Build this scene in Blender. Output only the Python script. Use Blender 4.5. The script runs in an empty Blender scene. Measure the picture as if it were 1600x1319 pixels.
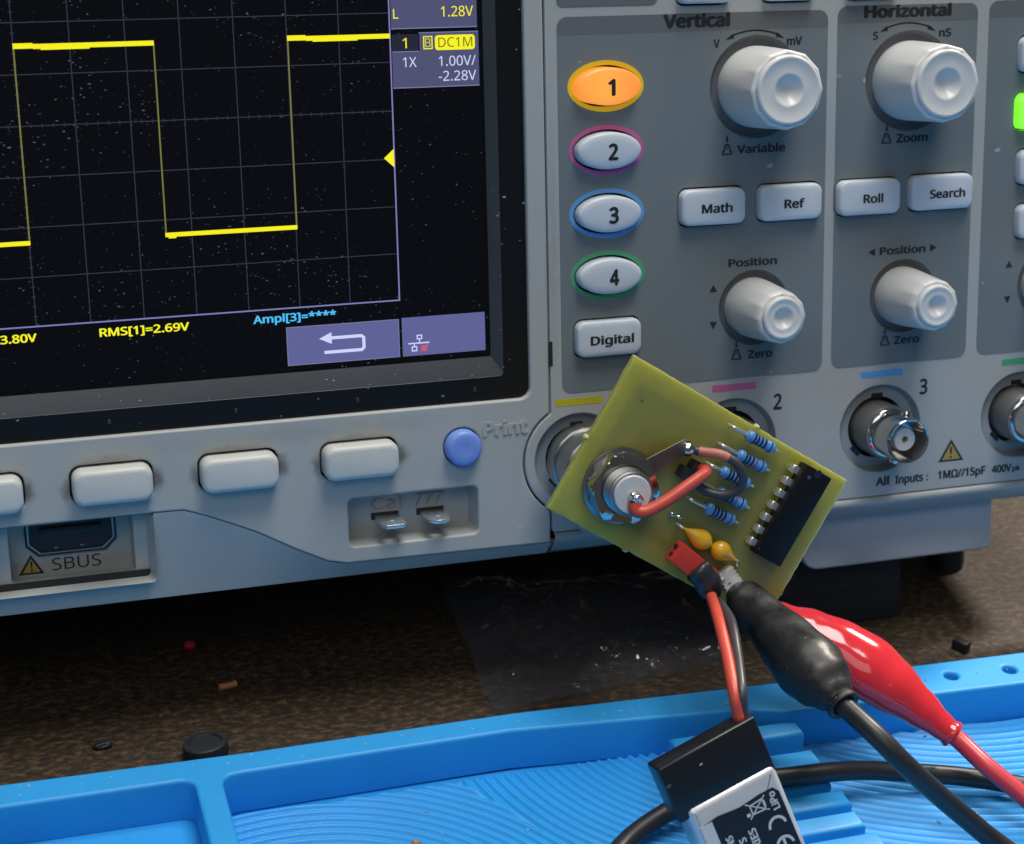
import bpy, bmesh, math, random
import numpy as np
from mathutils import Matrix, Vector, noise
random.seed(7)
S = 0.001                                   # everything below is written in millimetres
scn = bpy.context.scene
COL = scn.collection

# ------------------------------------------------------------------ camera
cam_d = bpy.data.cameras.new('camera')
cam = bpy.data.objects.new('camera', cam_d)
COL.objects.link(cam)
cam.matrix_world = Matrix(((0.9540, 0.0898, -0.2860, -0.0805212),
                           (-0.2970, 0.4132, -0.8609, -0.3107429),
                           (0.0408, 0.9062, 0.4208, 0.2086853),
                           (0, 0, 0, 1)))
cam_d.sensor_width = 36.0
cam_d.sensor_fit = 'HORIZONTAL'
cam_d.lens = 2829.4 / 1600 * 36
cam_d.clip_start = 0.01
cam_d.clip_end = 20
cam_d.dof.use_dof = True
cam_d.dof.focus_distance = 0.338
cam_d.dof.aperture_fstop = 30
scn.camera = cam

# ------------------------------------------------------------------ light
world = bpy.data.worlds.new('World')
scn.world = world
world.use_nodes = True
bg = world.node_tree.nodes['Background']
bg.inputs[0].default_value = (0.92, 0.96, 1.0, 1)
bg.inputs[1].default_value = 0.06

def area(name, loc, target, size, power, color, shape='RECTANGLE', size_y=None):
    l = bpy.data.lights.new(name, 'AREA')
    l.shape = shape
    l.size = size
    if size_y: l.size_y = size_y
    l.energy = power
    l.color = color
    o = bpy.data.objects.new(name, l)
    COL.objects.link(o)
    o.location = loc
    d = Vector(target) - Vector(loc)
    o.rotation_euler = d.to_track_quat('-Z', 'Y').to_euler()
    return o

# the lamps over the bench: a ceiling strip above and a little behind the scope, one to the right
area('ceiling_lamp', (0.16, -0.08, 1.22), (0.03, -0.04, 0.0), 0.70, 12.6, (1.0, 0.98, 0.95), 'RECTANGLE', 0.45)
area('bench_lamp', (0.60, 0.26, 0.60), (0.14, 0.04, 0.05), 0.12, 7.0, (1.0, 0.90, 0.78), 'DISK')
area('front_fill', (-0.35, -0.95, 1.10), (0.0, -0.02, 0.08), 1.0, 3.4, (1.0, 0.98, 0.96), 'RECTANGLE', 0.6)  # broad fill light added up front to soften and lift the panel, not a fitting

scn.view_settings.view_transform = 'Standard'
scn.view_settings.look = 'None'
scn.view_settings.gamma = 1.0
scn.view_settings.exposure = 0.0
scn.view_settings.use_curve_mapping = False

# ------------------------------------------------------------------ materials
def new_mat(name):
    m = bpy.data.materials.new(name)
    m.use_nodes = True
    nt = m.node_tree
    return m, nt, nt.nodes['Principled BSDF']

def mat(name, col, rough=0.5, metal=0.0, var=0.0, vscale=40, bump=0.0, bscale=900, dust=0.0, dscale=300,
        emit=None, estr=0.0, sss=0.0, coat=0.0, spec=0.5, rvar=0.0, dust_col=(0.5, 0.52, 0.54)):
    m, nt, b = new_mat(name)
    N, L = nt.nodes, nt.links
    b.inputs['Roughness'].default_value = rough
    b.inputs['Metallic'].default_value = metal
    b.inputs['Specular IOR Level'].default_value = spec
    b.inputs['Coat Weight'].default_value = coat
    if sss:
        b.inputs['Subsurface Weight'].default_value = sss
        b.inputs['Subsurface Radius'].default_value = (0.0012, 0.0012, 0.0012)
        b.inputs['Subsurface Scale'].default_value = 1.0
    tc = N.new('ShaderNodeTexCoord')
    out = None
    rgb = N.new('ShaderNodeRGB'); rgb.outputs[0].default_value = (*col, 1)
    out = rgb.outputs[0]
    if var:
        n = N.new('ShaderNodeTexNoise'); n.inputs['Scale'].default_value = vscale; n.inputs['Detail'].default_value = 5
        L.new(tc.outputs['Object'], n.inputs['Vector'])
        r = N.new('ShaderNodeMapRange'); r.inputs[3].default_value = 1 - var; r.inputs[4].default_value = 1 + var
        r.inputs[1].default_value = 0.3; r.inputs[2].default_value = 0.7
        L.new(n.outputs[0], r.inputs[0])
        mx = N.new('ShaderNodeVectorMath'); mx.operation = 'SCALE'
        L.new(out, mx.inputs[0]); L.new(r.outputs[0], mx.inputs['Scale'])
        out = mx.outputs[0]
        if rvar:
            r2 = N.new('ShaderNodeMapRange'); r2.inputs[3].default_value = max(0.02, rough - rvar); r2.inputs[4].default_value = rough + rvar
            r2.inputs[1].default_value = 0.3; r2.inputs[2].default_value = 0.7
            L.new(n.outputs[0], r2.inputs[0]); L.new(r2.outputs[0], b.inputs['Roughness'])
    if dust:
        mp = N.new('ShaderNodeMapping'); mp.inputs['Rotation'].default_value = (0.2, 0.3, 0.5)
        mp.inputs['Scale'].default_value = (1.0, 1.7, 1.0)
        L.new(tc.outputs['Object'], mp.inputs[0])
        nd = N.new('ShaderNodeTexNoise'); nd.inputs['Scale'].default_value = dscale * 0.6
        L.new(mp.outputs[0], nd.inputs['Vector'])
        add = N.new('ShaderNodeVectorMath'); add.operation = 'MULTIPLY_ADD'
        add.inputs[1].default_value = (0.0012,) * 3
        L.new(nd.outputs[1], add.inputs[0]); L.new(mp.outputs[0], add.inputs[2])
        v = N.new('ShaderNodeTexVoronoi'); v.inputs['Scale'].default_value = dscale
        L.new(add.outputs[0], v.inputs['Vector'])
        sp = N.new('ShaderNodeSeparateColor'); L.new(v.outputs['Color'], sp.inputs[0])
        # speck radius differs from cell to cell, and most cells have none
        rr = N.new('ShaderNodeMapRange'); rr.inputs[1].default_value = 1 - dust; rr.inputs[2].default_value = 1.0
        rr.inputs[3].default_value = 0.0; rr.inputs[4].default_value = 0.26
        L.new(sp.outputs[0], rr.inputs[0])
        lt = N.new('ShaderNodeMath'); lt.operation = 'LESS_THAN'
        L.new(v.outputs['Distance'], lt.inputs[0]); L.new(rr.outputs[0], lt.inputs[1])
        big = N.new('ShaderNodeTexNoise'); big.inputs['Scale'].default_value = 45; big.inputs['Detail'].default_value = 3
        L.new(tc.outputs['Object'], big.inputs['Vector'])
        bm_ = N.new('ShaderNodeMapRange'); bm_.inputs[1].default_value = 0.38; bm_.inputs[2].default_value = 0.62; bm_.inputs[3].default_value = 0.45; bm_.inputs[4].default_value = 1.35
        L.new(big.outputs[0], bm_.inputs[0])
        rs = N.new('ShaderNodeMath'); rs.operation = 'MULTIPLY'; L.new(rr.outputs[0], rs.inputs[0]); L.new(bm_.outputs[0], rs.inputs[1])
        L.new(rs.outputs[0], lt.inputs[1])
        al = N.new('ShaderNodeMath'); al.operation = 'MULTIPLY'
        L.new(lt.outputs[0], al.inputs[0]); L.new(sp.outputs[1], al.inputs[1])
        mix = N.new('ShaderNodeMix'); mix.data_type = 'RGBA'
        L.new(al.outputs[0], mix.inputs[0]); L.new(out, mix.inputs[6]); mix.inputs[7].default_value = (*dust_col, 1)
        out = mix.outputs[2]
    L.new(out, b.inputs['Base Color'])
    if bump:
        n2 = N.new('ShaderNodeTexNoise'); n2.inputs['Scale'].default_value = bscale; n2.inputs['Detail'].default_value = 3
        L.new(tc.outputs['Object'], n2.inputs['Vector'])
        bp = N.new('ShaderNodeBump'); bp.inputs['Strength'].default_value = bump; bp.inputs['Distance'].default_value = 0.0003
        L.new(n2.outputs[0], bp.inputs['Height']); L.new(bp.outputs[0], b.inputs['Normal'])
    if emit:
        b.inputs['Emission Color'].default_value = (*emit, 1)
        b.inputs['Emission Strength'].default_value = estr
    return m

def glow(name, col, strength):
    m, nt, b = new_mat(name)
    b.inputs['Base Color'].default_value = (0.01, 0.01, 0.01, 1)
    b.inputs['Roughness'].default_value = 0.4
    b.inputs['Emission Color'].default_value = (*col, 1)
    b.inputs['Emission Strength'].default_value = strength
    return m

X = {}
X['housing'] = mat('housing_plastic', (0.42, 0.435, 0.42), 0.42, var=0.05, vscale=25, bump=0.12, bscale=2500, dust=0.05, dscale=420)
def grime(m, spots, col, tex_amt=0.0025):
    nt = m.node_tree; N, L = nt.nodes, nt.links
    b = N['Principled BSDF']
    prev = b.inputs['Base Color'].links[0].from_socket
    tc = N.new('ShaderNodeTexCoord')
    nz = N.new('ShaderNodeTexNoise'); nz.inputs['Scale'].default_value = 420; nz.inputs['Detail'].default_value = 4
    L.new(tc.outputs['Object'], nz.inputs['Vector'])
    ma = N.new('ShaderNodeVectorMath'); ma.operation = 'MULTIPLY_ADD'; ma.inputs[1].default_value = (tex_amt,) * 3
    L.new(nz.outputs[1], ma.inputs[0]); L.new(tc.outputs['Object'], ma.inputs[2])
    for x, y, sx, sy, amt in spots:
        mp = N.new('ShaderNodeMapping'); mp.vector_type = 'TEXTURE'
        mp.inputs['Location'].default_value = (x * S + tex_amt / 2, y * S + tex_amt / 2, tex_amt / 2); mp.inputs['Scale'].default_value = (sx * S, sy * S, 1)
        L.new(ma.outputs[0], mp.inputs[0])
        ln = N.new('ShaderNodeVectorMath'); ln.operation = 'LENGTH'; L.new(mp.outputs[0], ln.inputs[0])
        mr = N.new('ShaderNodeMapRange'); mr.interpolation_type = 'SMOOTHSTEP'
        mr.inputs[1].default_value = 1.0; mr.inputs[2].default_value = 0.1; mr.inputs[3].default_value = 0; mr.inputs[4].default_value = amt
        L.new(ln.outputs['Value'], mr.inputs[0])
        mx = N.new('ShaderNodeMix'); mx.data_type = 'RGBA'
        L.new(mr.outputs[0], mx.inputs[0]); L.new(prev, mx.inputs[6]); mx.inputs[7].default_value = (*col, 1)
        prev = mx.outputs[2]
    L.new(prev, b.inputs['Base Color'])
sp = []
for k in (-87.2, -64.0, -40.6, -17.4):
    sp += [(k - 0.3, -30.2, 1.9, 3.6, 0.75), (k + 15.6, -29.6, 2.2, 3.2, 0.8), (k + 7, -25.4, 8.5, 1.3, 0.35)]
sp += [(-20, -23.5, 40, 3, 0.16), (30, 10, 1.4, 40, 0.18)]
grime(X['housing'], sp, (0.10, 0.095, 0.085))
X['housing_low'] = mat('lower_case_plastic', (0.42, 0.44, 0.46), 0.45, var=0.05, vscale=30, bump=0.12, bscale=2500)
X['section'] = mat('section_plastic', (0.178, 0.208, 0.218), 0.42, var=0.06, vscale=22, bump=0.10, bscale=2600, dust=0.05, dscale=330)
X['header'] = mat('header_print', (0.145, 0.155, 0.162), 0.45, var=0.05, vscale=22, dust=0.04, dscale=330)
X['well'] = mat('well_plastic', (0.11, 0.117, 0.123), 0.5, var=0.08)
X['bnc_well'] = mat('connector_well_plastic', (0.30, 0.32, 0.33), 0.45, var=0.08, vscale=60)
X['bnc_base'] = mat('connector_base_metal', (0.20, 0.20, 0.20), 0.45, 0.5, var=0.08, vscale=60)
X['knob'] = mat('knob_plastic', (0.72, 0.72, 0.70), 0.30, sss=0.1)
X['softkey'] = mat('softkey_rubber', (0.60, 0.61, 0.575), 0.42, var=0.05, vscale=80, bump=0.05, sss=0.1)
X['button'] = mat('button_rubber', (0.61, 0.66, 0.72), 0.38, var=0.04, vscale=80, sss=0.15)
X['blue_btn'] = mat('blue_button_plastic', (0.20, 0.33, 0.78), 0.38, var=0.04, sss=0.1)
X['lit_btn'] = mat('lit_button_rubber', (0.40, 0.16, 0.05), 0.4, emit=(1.0, 0.32, 0.03), estr=0.88)
def lamp_behind(m, x, y, r, c0, c1):
    nt = m.node_tree; N, L = nt.nodes, nt.links
    tc = N.new('ShaderNodeTexCoord')
    d = N.new('ShaderNodeVectorMath'); d.operation = 'DISTANCE'; d.inputs[1].default_value = (x * S, y * S, 0.002)
    L.new(tc.outputs['Object'], d.inputs[0])
    cr = N.new('ShaderNodeMapRange'); cr.inputs[2].default_value = r * S; L.new(d.outputs['Value'], cr.inputs[0])
    mx = N.new('ShaderNodeMix'); mx.data_type = 'RGBA'; mx.inputs[6].default_value = (*c0, 1); mx.inputs[7].default_value = (*c1, 1)
    L.new(cr.outputs[0], mx.inputs[0]); L.new(mx.outputs[2], N['Principled BSDF'].inputs['Emission Color'])
lamp_behind(X['lit_btn'], 40.0, 38.3, 7.0, (1.0, 0.42, 0.05), (0.95, 0.26, 0.03))
X['lit_ring'] = mat('lit_ring_print', (0.45, 0.33, 0.02), 0.4, emit=(0.65, 0.42, 0.0), estr=0.40)
X['lit_green'] = mat('lit_green_rubber', (0.2, 0.6, 0.1), 0.4, emit=(0.22, 1.0, 0.02), estr=0.95)
X['ink'] = mat('black_print', (0.018, 0.020, 0.024), 0.5)
X['emboss'] = mat('embossed_plastic', (0.42, 0.435, 0.42), 0.42)
X['c_yellow'] = mat('yellow_print', (0.50, 0.46, 0.02), 0.45, var=0.05)
X['c_pink'] = mat('pink_print', (0.55, 0.13, 0.33), 0.45, var=0.05)
X['c_blue'] = mat('blue_print', (0.12, 0.36, 0.74), 0.45, var=0.05)
X['c_green'] = mat('green_print', (0.07, 0.38, 0.19), 0.45, var=0.05)
X['bezel'] = mat('bezel_gloss_black', (0.006, 0.007, 0.009), 0.30, dust=0.12, dscale=700, dust_col=(0.30, 0.33, 0.38))
X['ledge'] = mat('bezel_ledge_black', (0.045, 0.050, 0.058), 0.42, dust=0.30, dscale=700, var=0.1, dust_col=(0.30, 0.33, 0.38))
X['glass'] = mat('screen_glass', (0.0065, 0.007, 0.0095), 0.10, dust=0.45, dscale=1250, spec=0.22, dust_col=(0.20, 0.22, 0.26))
X['black_plastic'] = mat('black_plastic', (0.012, 0.013, 0.015), 0.42, var=0.15, vscale=70)
X['foot'] = mat('foot_rubber', (0.018, 0.020, 0.026), 0.6, var=0.15)
X['chrome'] = mat('nickel_plate', (0.58, 0.57, 0.55), 0.10, 1.0, var=0.12, vscale=120, rvar=0.05)
X['lug'] = mat('oxidised_brass', (0.22, 0.20, 0.17), 0.42, 1.0, var=0.2, vscale=200, rvar=0.1)
X['dull_metal'] = mat('dull_nickel', (0.36, 0.36, 0.36), 0.34, 1.0, var=0.12, vscale=120, rvar=0.08)
X['tin'] = mat('tinned_copper', (0.80, 0.80, 0.79), 0.30, 0.8, var=0.1, vscale=300, rvar=0.1)
X['solder'] = mat('solder', (0.74, 0.74, 0.74), 0.14, 1.0, bump=0.5, bscale=700)
X['gold'] = mat('gold_contact', (0.55, 0.36, 0.10), 0.3, 1.0)
X['teflon'] = mat('white_insulator', (0.60, 0.60, 0.58), 0.35)
X['warn'] = mat('warning_print', (0.42, 0.30, 0.07), 0.5)
X['res_blue'] = mat('resistor_lacquer', (0.10, 0.28, 0.62), 0.28, var=0.08, vscale=200, coat=0.3)
X['band_dark'] = mat('dark_band', (0.012, 0.012, 0.03), 0.3)
X['band_violet'] = mat('violet_band', (0.16, 0.09, 0.24), 0.3)
X['cap'] = mat('capacitor_epoxy', (0.85, 0.46, 0.02), 0.26, coat=0.4, var=0.1, vscale=200)
X['chip'] = mat('chip_epoxy', (0.006, 0.0065, 0.0075), 0.42, var=0.2, vscale=200, dust=0.06, dscale=900, spec=0.25)
X['red_wire'] = mat('red_silicone', (0.60, 0.075, 0.045), 0.42, var=0.06, vscale=200)
X['grey_wire'] = mat('black_silicone', (0.045, 0.043, 0.050), 0.40, var=0.12, vscale=200)
X['faded_red'] = mat('faded_red_silicone', (0.46, 0.15, 0.11), 0.45, var=0.15, vscale=300)
X['red_plug'] = mat('red_plug_plastic', (0.62, 0.05, 0.035), 0.34, var=0.06, vscale=200)
X['shrink'] = mat('heat_shrink', (0.022, 0.026, 0.034), 0.33, var=0.1, vscale=150, bump=0.15, bscale=500)
X['boot_black'] = mat('black_vinyl', (0.012, 0.0125, 0.0135), 0.47, var=0.25, vscale=250, bump=0.2, bscale=900, dust=0.14, dscale=1300, rvar=0.14)
X['boot_red'] = mat('red_vinyl', (0.66, 0.030, 0.042), 0.13, var=0.05, vscale=90, sss=0.15, bump=0.06, bscale=250, coat=0.3)
X['cable_black'] = mat('cable_pvc_black', (0.017, 0.018, 0.020), 0.40, var=0.12, vscale=200)
X['cable_red'] = mat('cable_pvc_red', (0.66, 0.045, 0.065), 0.34, var=0.05, sss=0.1)
X['bat_wrap'] = mat('battery_tape', (0.010, 0.011, 0.014), 0.30, dust=0.04, dscale=600)
X['bat_foil'] = mat('battery_foil', (0.62, 0.63, 0.65), 0.34, 0.35, var=0.06, vscale=120, bump=0.3, bscale=350)
X['bat_label'] = mat('battery_label', (0.012, 0.015, 0.022), 0.35)
X['bat_print'] = mat('battery_label_print', (0.52, 0.54, 0.57), 0.4)
X['silicone'] = mat('blue_silicone', (0.024, 0.350, 0.80), 0.50, var=0.05, vscale=60, bump=0.08, bscale=1500, sss=0.12)

def board_mat():
    m, nt, b = new_mat('board_laminate')
    N, L = nt.nodes, nt.links
    tc = N.new('ShaderNodeTexCoord')
    n = N.new('ShaderNodeTexNoise'); n.inputs['Scale'].default_value = 70; n.inputs['Detail'].default_value = 4
    L.new(tc.outputs['Object'], n.inputs['Vector'])
    r = N.new('ShaderNodeValToRGB')
    r.color_ramp.elements[0].position = 0.36; r.color_ramp.elements[0].color = (0.29, 0.285, 0.068, 1)
    r.color_ramp.elements[1].position = 0.68; r.color_ramp.elements[1].color = (0.35, 0.33, 0.075, 1)
    L.new(n.outputs[0], r.inputs[0])
    # flux stains round the soldered parts (brown, irregular)
    def stain(x, y, rad, prev, amt):
        d = N.new('ShaderNodeVectorMath'); d.operation = 'DISTANCE'; d.inputs[1].default_value = (x * S, y * S, 0)
        nz = N.new('ShaderNodeTexNoise'); nz.inputs['Scale'].default_value = 260
        L.new(tc.outputs['Object'], nz.inputs['Vector'])
        ma = N.new('ShaderNodeVectorMath'); ma.operation = 'MULTIPLY_ADD'; ma.inputs[1].default_value = (0.004,) * 3
        L.new(nz.outputs[1], ma.inputs[0]); L.new(tc.outputs['Object'], ma.inputs[2]); L.new(ma.outputs[0], d.inputs[0])
        mr = N.new('ShaderNodeMapRange'); mr.inputs[1].default_value = rad * S; mr.inputs[2].default_value = rad * 0.35 * S
        mr.inputs[3].default_value = 0; mr.inputs[4].default_value = amt
        L.new(d.outputs[1], mr.inputs[0])
        mx = N.new('ShaderNodeMix'); mx.data_type = 'RGBA'
        L.new(mr.outputs[0], mx.inputs[0]); L.new(prev, mx.inputs[6]); mx.inputs[7].default_value = (0.25, 0.12, 0.02, 1)
        return mx.outputs[2]
    o = r.outputs[0]
    for x, y, rad, a in ((15, -12.5, 6, .5), (22, -25.5, 6, .45), (37, -26.5, 7, .6), (28, -30, 6, .45), (21, -13, 5, .35)):
        o = stain(x, y, rad, o, a)
    L.new(o, b.inputs['Base Color'])
    b.inputs['Roughness'].default_value = 0.36
    b.inputs['Subsurface Weight'].default_value = 1.0
    b.inputs['Subsurface Radius'].default_value = (0.013, 0.012, 0.004)
    b.inputs['Subsurface Scale'].default_value = 1.0
    return m
X['board'] = board_mat()
X['board_edge'] = mat('board_cut_edge', (0.62, 0.60, 0.24), 0.5, var=0.12, vscale=300, sss=0.3)

def desk_mat():
    m, nt, b = new_mat('chipboard')
    N, L = nt.nodes, nt.links
    tc = N.new('ShaderNodeTexCoord')
    mp = N.new('ShaderNodeMapping'); mp.inputs['Scale'].default_value = (0.75, 1.3, 1)
    L.new(tc.outputs['Object'], mp.inputs[0])
    n1 = N.new('ShaderNodeTexNoise'); n1.inputs['Scale'].default_value = 620; n1.inputs['Detail'].default_value = 6; n1.inputs['Roughness'].default_value = 0.7
    L.new(mp.outputs[0], n1.inputs['Vector'])
    n2 = N.new('ShaderNodeTexVoronoi'); n2.inputs['Scale'].default_value = 900
    L.new(mp.outputs[0], n2.inputs['Vector'])
    r = N.new('ShaderNodeValToRGB')
    e = r.color_ramp.elements
    e[0].position = 0.34; e[0].color = (0.016, 0.010, 0.006, 1)
    e[1].position = 0.68; e[1].color = (0.140, 0.090, 0.046, 1)
    k = e.new(0.5); k.color = (0.042, 0.027, 0.0145, 1)
    L.new(n1.outputs[0], r.inputs[0])
    sc = N.new('ShaderNodeSeparateColor'); L.new(n2.outputs['Color'], sc.inputs[0])
    mr = N.new('ShaderNodeMapRange'); mr.inputs[3].default_value = 0.65; mr.inputs[4].default_value = 1.25
    L.new(sc.outputs[0], mr.inputs[0])
    mx = N.new('ShaderNodeVectorMath'); mx.operation = 'SCALE'
    L.new(r.outputs[0], mx.inputs[0]); L.new(mr.outputs[0], mx.inputs['Scale'])
    L.new(mx.outputs[0], b.inputs['Base Color'])
    b.inputs['Roughness'].default_value = 0.6
    bp = N.new('ShaderNodeBump'); bp.inputs['Strength'].default_value = 0.4; bp.inputs['Distance'].default_value = 0.0004
    L.new(n1.outputs[0], bp.inputs['Height']); L.new(bp.outputs[0], b.inputs['Normal'])
    return m
X['desk'] = desk_mat()

def film_mat():
    m, nt, b = new_mat('clear_film')
    N, L = nt.nodes, nt.links
    out = N['Material Output']
    N.remove(b)
    t = N.new('ShaderNodeBsdfTransparent'); t.inputs[0].default_value = (0.975, 0.975, 0.98, 1)
    g = N.new('ShaderNodeBsdfGlossy'); g.inputs['Roughness'].default_value = 0.09; g.inputs[0].default_value = (0.9, 0.92, 0.95, 1)
    lw = N.new('ShaderNodeLayerWeight'); lw.inputs[0].default_value = 0.35
    f = N.new('ShaderNodeMapRange'); f.inputs[3].default_value = 0.07; f.inputs[4].default_value = 0.35
    L.new(lw.outputs['Facing'], f.inputs[0])
    mx = N.new('ShaderNodeMixShader')
    L.new(f.outputs[0], mx.inputs[0]); L.new(t.outputs[0], mx.inputs[1]); L.new(g.outputs[0], mx.inputs[2])
    df = N.new('ShaderNodeBsdfDiffuse'); df.inputs[0].default_value = (0.75, 0.78, 0.82, 1)
    m2 = N.new('ShaderNodeMixShader'); m2.inputs[0].default_value = 0.018
    L.new(mx.outputs[0], m2.inputs[1]); L.new(df.outputs[0], m2.inputs[2])
    L.new(m2.outputs[0], out.inputs[0])
    return m
X['film'] = film_mat()

# ------------------------------------------------------------------ builders
def finish(me, material, angle=38, smooth=True):
    if material is not None:
        me.materials.clear(); me.materials.append(X[material])
    if smooth and len(me.polygons):
        me.polygons.foreach_set('use_smooth', [True] * len(me.polygons))
        me.set_sharp_from_angle(angle=math.radians(angle))
    me.update()

def link(name, me, parent=None, loc=None):
    o = bpy.data.objects.new(name, me)
    COL.objects.link(o)
    if parent is not None: o.parent = parent
    if loc is not None: o.location = Vector(loc) * S
    return o

def thing(name, label, cat, matrix=None, group=None):
    o = bpy.data.objects.new(name, None)
    o.empty_display_size = 0.01
    COL.objects.link(o)
    if matrix is not None: o.matrix_world = matrix
    return tag(o, label, cat, group)

def tag(o, label, cat, group=None):
    o['label'] = label; o['category'] = cat
    if group: o['group'] = group
    return o

def raw(name, verts, faces, material, parent=None, angle=38, smooth=True, loc=None):
    me = bpy.data.meshes.new(name)
    me.from_pydata([tuple(c * S for c in v) for v in verts], [], faces)
    finish(me, material, angle, smooth)
    return link(name, me, parent, loc)

def from_bm(name, bm, material, parent=None, angle=38, loc=None):
    me = bpy.data.meshes.new(name)
    bmesh.ops.recalc_face_normals(bm, faces=bm.faces)
    bmesh.ops.scale(bm, vec=(S, S, S), verts=bm.verts)
    bm.to_mesh(me); bm.free()
    finish(me, material, angle)
    return link(name, me, parent, loc)

def box_bm(c, s, bev=0.0, seg=2, rot=None, bm=None):
    bm2 = bmesh.new()
    bmesh.ops.create_cube(bm2, size=1)
    bmesh.ops.scale(bm2, vec=s, verts=bm2.verts)
    if bev: bmesh.ops.bevel(bm2, geom=list(bm2.edges), offset=bev, segments=seg, profile=0.5, affect='EDGES')
    if rot is not None: bmesh.ops.transform(bm2, matrix=rot, verts=bm2.verts)
    bmesh.ops.translate(bm2, vec=c, verts=bm2.verts)
    if bm is None: return bm2
    me = bpy.data.meshes.new('tmp'); bm2.to_mesh(me); bm2.free(); bm.from_mesh(me); bpy.data.meshes.remove(me)
    return bm

def box(name, c, s, material, parent=None, bev=0.0, seg=2, rot=None):
    return from_bm(name, box_bm(c, s, bev, seg, rot), material, parent)

def rrect(x0, x1, y0, y1, r, n=6):
    p = []
    for cx, cy, a0 in ((x1 - r, y1 - r, 0), (x0 + r, y1 - r, 90), (x0 + r, y0 + r, 180), (x1 - r, y0 + r, 270)):
        for k in range(n + 1):
            a = math.radians(a0 + 90 * k / n)
            p.append((cx + r * math.cos(a), cy + r * math.sin(a)))
    return p

def ell(cx, cy, rx, ry=None, n=48):
    ry = ry or rx
    return [(cx + rx * math.cos(2 * math.pi * k / n), cy + ry * math.sin(2 * math.pi * k / n)) for k in range(n)]

def plate(name, outline, holes, z0, z1, material, parent=None, bev=0.0, seg=2):
    """flat plate between z0 and z1 (front) with holes and rounded rims"""
    cu = bpy.data.curves.new(name, 'CURVE')
    cu.dimensions = '2D'; cu.fill_mode = 'BOTH'
    def area2(p): return sum(p[i][0] * p[(i + 1) % len(p)][1] - p[(i + 1) % len(p)][0] * p[i][1] for i in range(len(p)))
    for i, p in enumerate([outline] + list(holes)):
        if (area2(p) > 0) != (i == 0): p = p[::-1]
        sp = cu.splines.new('POLY'); sp.points.add(len(p) - 1); sp.use_cyclic_u = True
        for q, pt in zip(p, sp.points): pt.co = (q[0] * S, q[1] * S, 0, 1)
    cu.extrude = ((z1 - z0) / 2 - bev) * S
    cu.bevel_depth = bev * S; cu.bevel_resolution = seg; cu.offset = -bev * S
    o = bpy.data.objects.new(name, cu); COL.objects.link(o)
    me = bpy.data.meshes.new_from_object(o)
    bpy.data.objects.remove(o); bpy.data.curves.remove(cu)
    me.name = name
    me.transform(Matrix.Translation((0, 0, (z0 + z1) / 2 * S)))
    finish(me, material, 30)
    return link(name, me, parent)

def ring_mesh(rings, closed=True, cap0=False, cap1=False):
    """rings: lists of equal length of 3D points"""
    n = len(rings[0]); V = [p for r in rings for p in r]; F = []
    for i in range(len(rings) - 1):
        for k in range(n if closed else n - 1):
            a, b = i * n + k, i * n + (k + 1) % n
            F.append((a, b, b + n, a + n))
    if cap0: F.append(tuple(range(n))[::-1])
    if cap1: F.append(tuple((len(rings) - 1) * n + k for k in range(n)))
    return V, F

def lathe(name, prof, material, parent=None, c=(0, 0, 0), n=40, angle=38, cap0=False, cap1=True, mod=None, M3=None):
    """prof: (radius, z) along +z; mod(radius, z, theta, index) -> radius"""
    rings = []
    for i, (r, z) in enumerate(prof):
        row = []
        for k in range(n):
            t = 2 * math.pi * k / n
            rr = mod(r, z, t, i) if mod else r
            v = Vector((rr * math.cos(t), rr * math.sin(t), z))
            if M3 is not None: v = M3 @ v
            row.append((v.x + c[0], v.y + c[1], v.z + c[2]))
        rings.append(row)
    V, F = ring_mesh(rings, True, cap0, cap1)
    return raw(name, V, F, material, parent, angle)

def well(name, pts, z0, z1, material, parent=None, shrink=0.0, floor=True):
    cx = sum(p[0] for p in pts) / len(pts); cy = sum(p[1] for p in pts) / len(pts)
    def sh(p):
        d = math.hypot(p[0] - cx, p[1] - cy)
        return (p[0] - (p[0] - cx) / d * shrink, p[1] - (p[1] - cy) / d * shrink)
    r0 = [(p[0], p[1], z0) for p in pts]; r1 = [(*sh(p), z1) for p in pts]
    V, F = ring_mesh([r0, r1], True, False, floor)
    return raw(name, V, F, material, parent, 35)

def spline(pts, n=10):
    P = [Vector(p) for p in pts]
    P = [P[0] * 2 - P[1]] + P + [P[-1] * 2 - P[-2]]
    out = []
    for i in range(1, len(P) - 2):
        for k in range(n):
            t = k / n
            a, b, c, d = P[i - 1], P[i], P[i + 1], P[i + 2]
            out.append(0.5 * ((2 * b) + (c - a) * t + (2 * a - 5 * b + 4 * c - d) * t * t + (3 * b - a - 3 * c + d) * t ** 3))
    out.append(P[-2])
    return out

def sweep(path, rad, n=14, flat=1.0, up=None, mod=None):
    """rings swept along a list of Vectors; rad number or list; flat squeezes across the second axis"""
    rings = []
    T0 = None; U = None
    L = len(path)
    for i, p in enumerate(path):
        T = (path[min(i + 1, L - 1)] - path[max(i - 1, 0)]).normalized()
        if U is None:
            U = Vector(up) if up is not None else Vector((0.3, 0.2, 1))
        U = (U - T * U.dot(T)).normalized()
        W = T.cross(U)
        r = rad[i] if isinstance(rad, (list, tuple)) else rad
        row = []
        for k in range(n):
            a = 2 * math.pi * k / n
            rr = r * (mod(i / (L - 1), a) if mod else 1.0)
            row.append(tuple(p + W * (rr * math.cos(a)) + U * (rr * flat * math.sin(a))))
        rings.append(row)
    return rings

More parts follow.
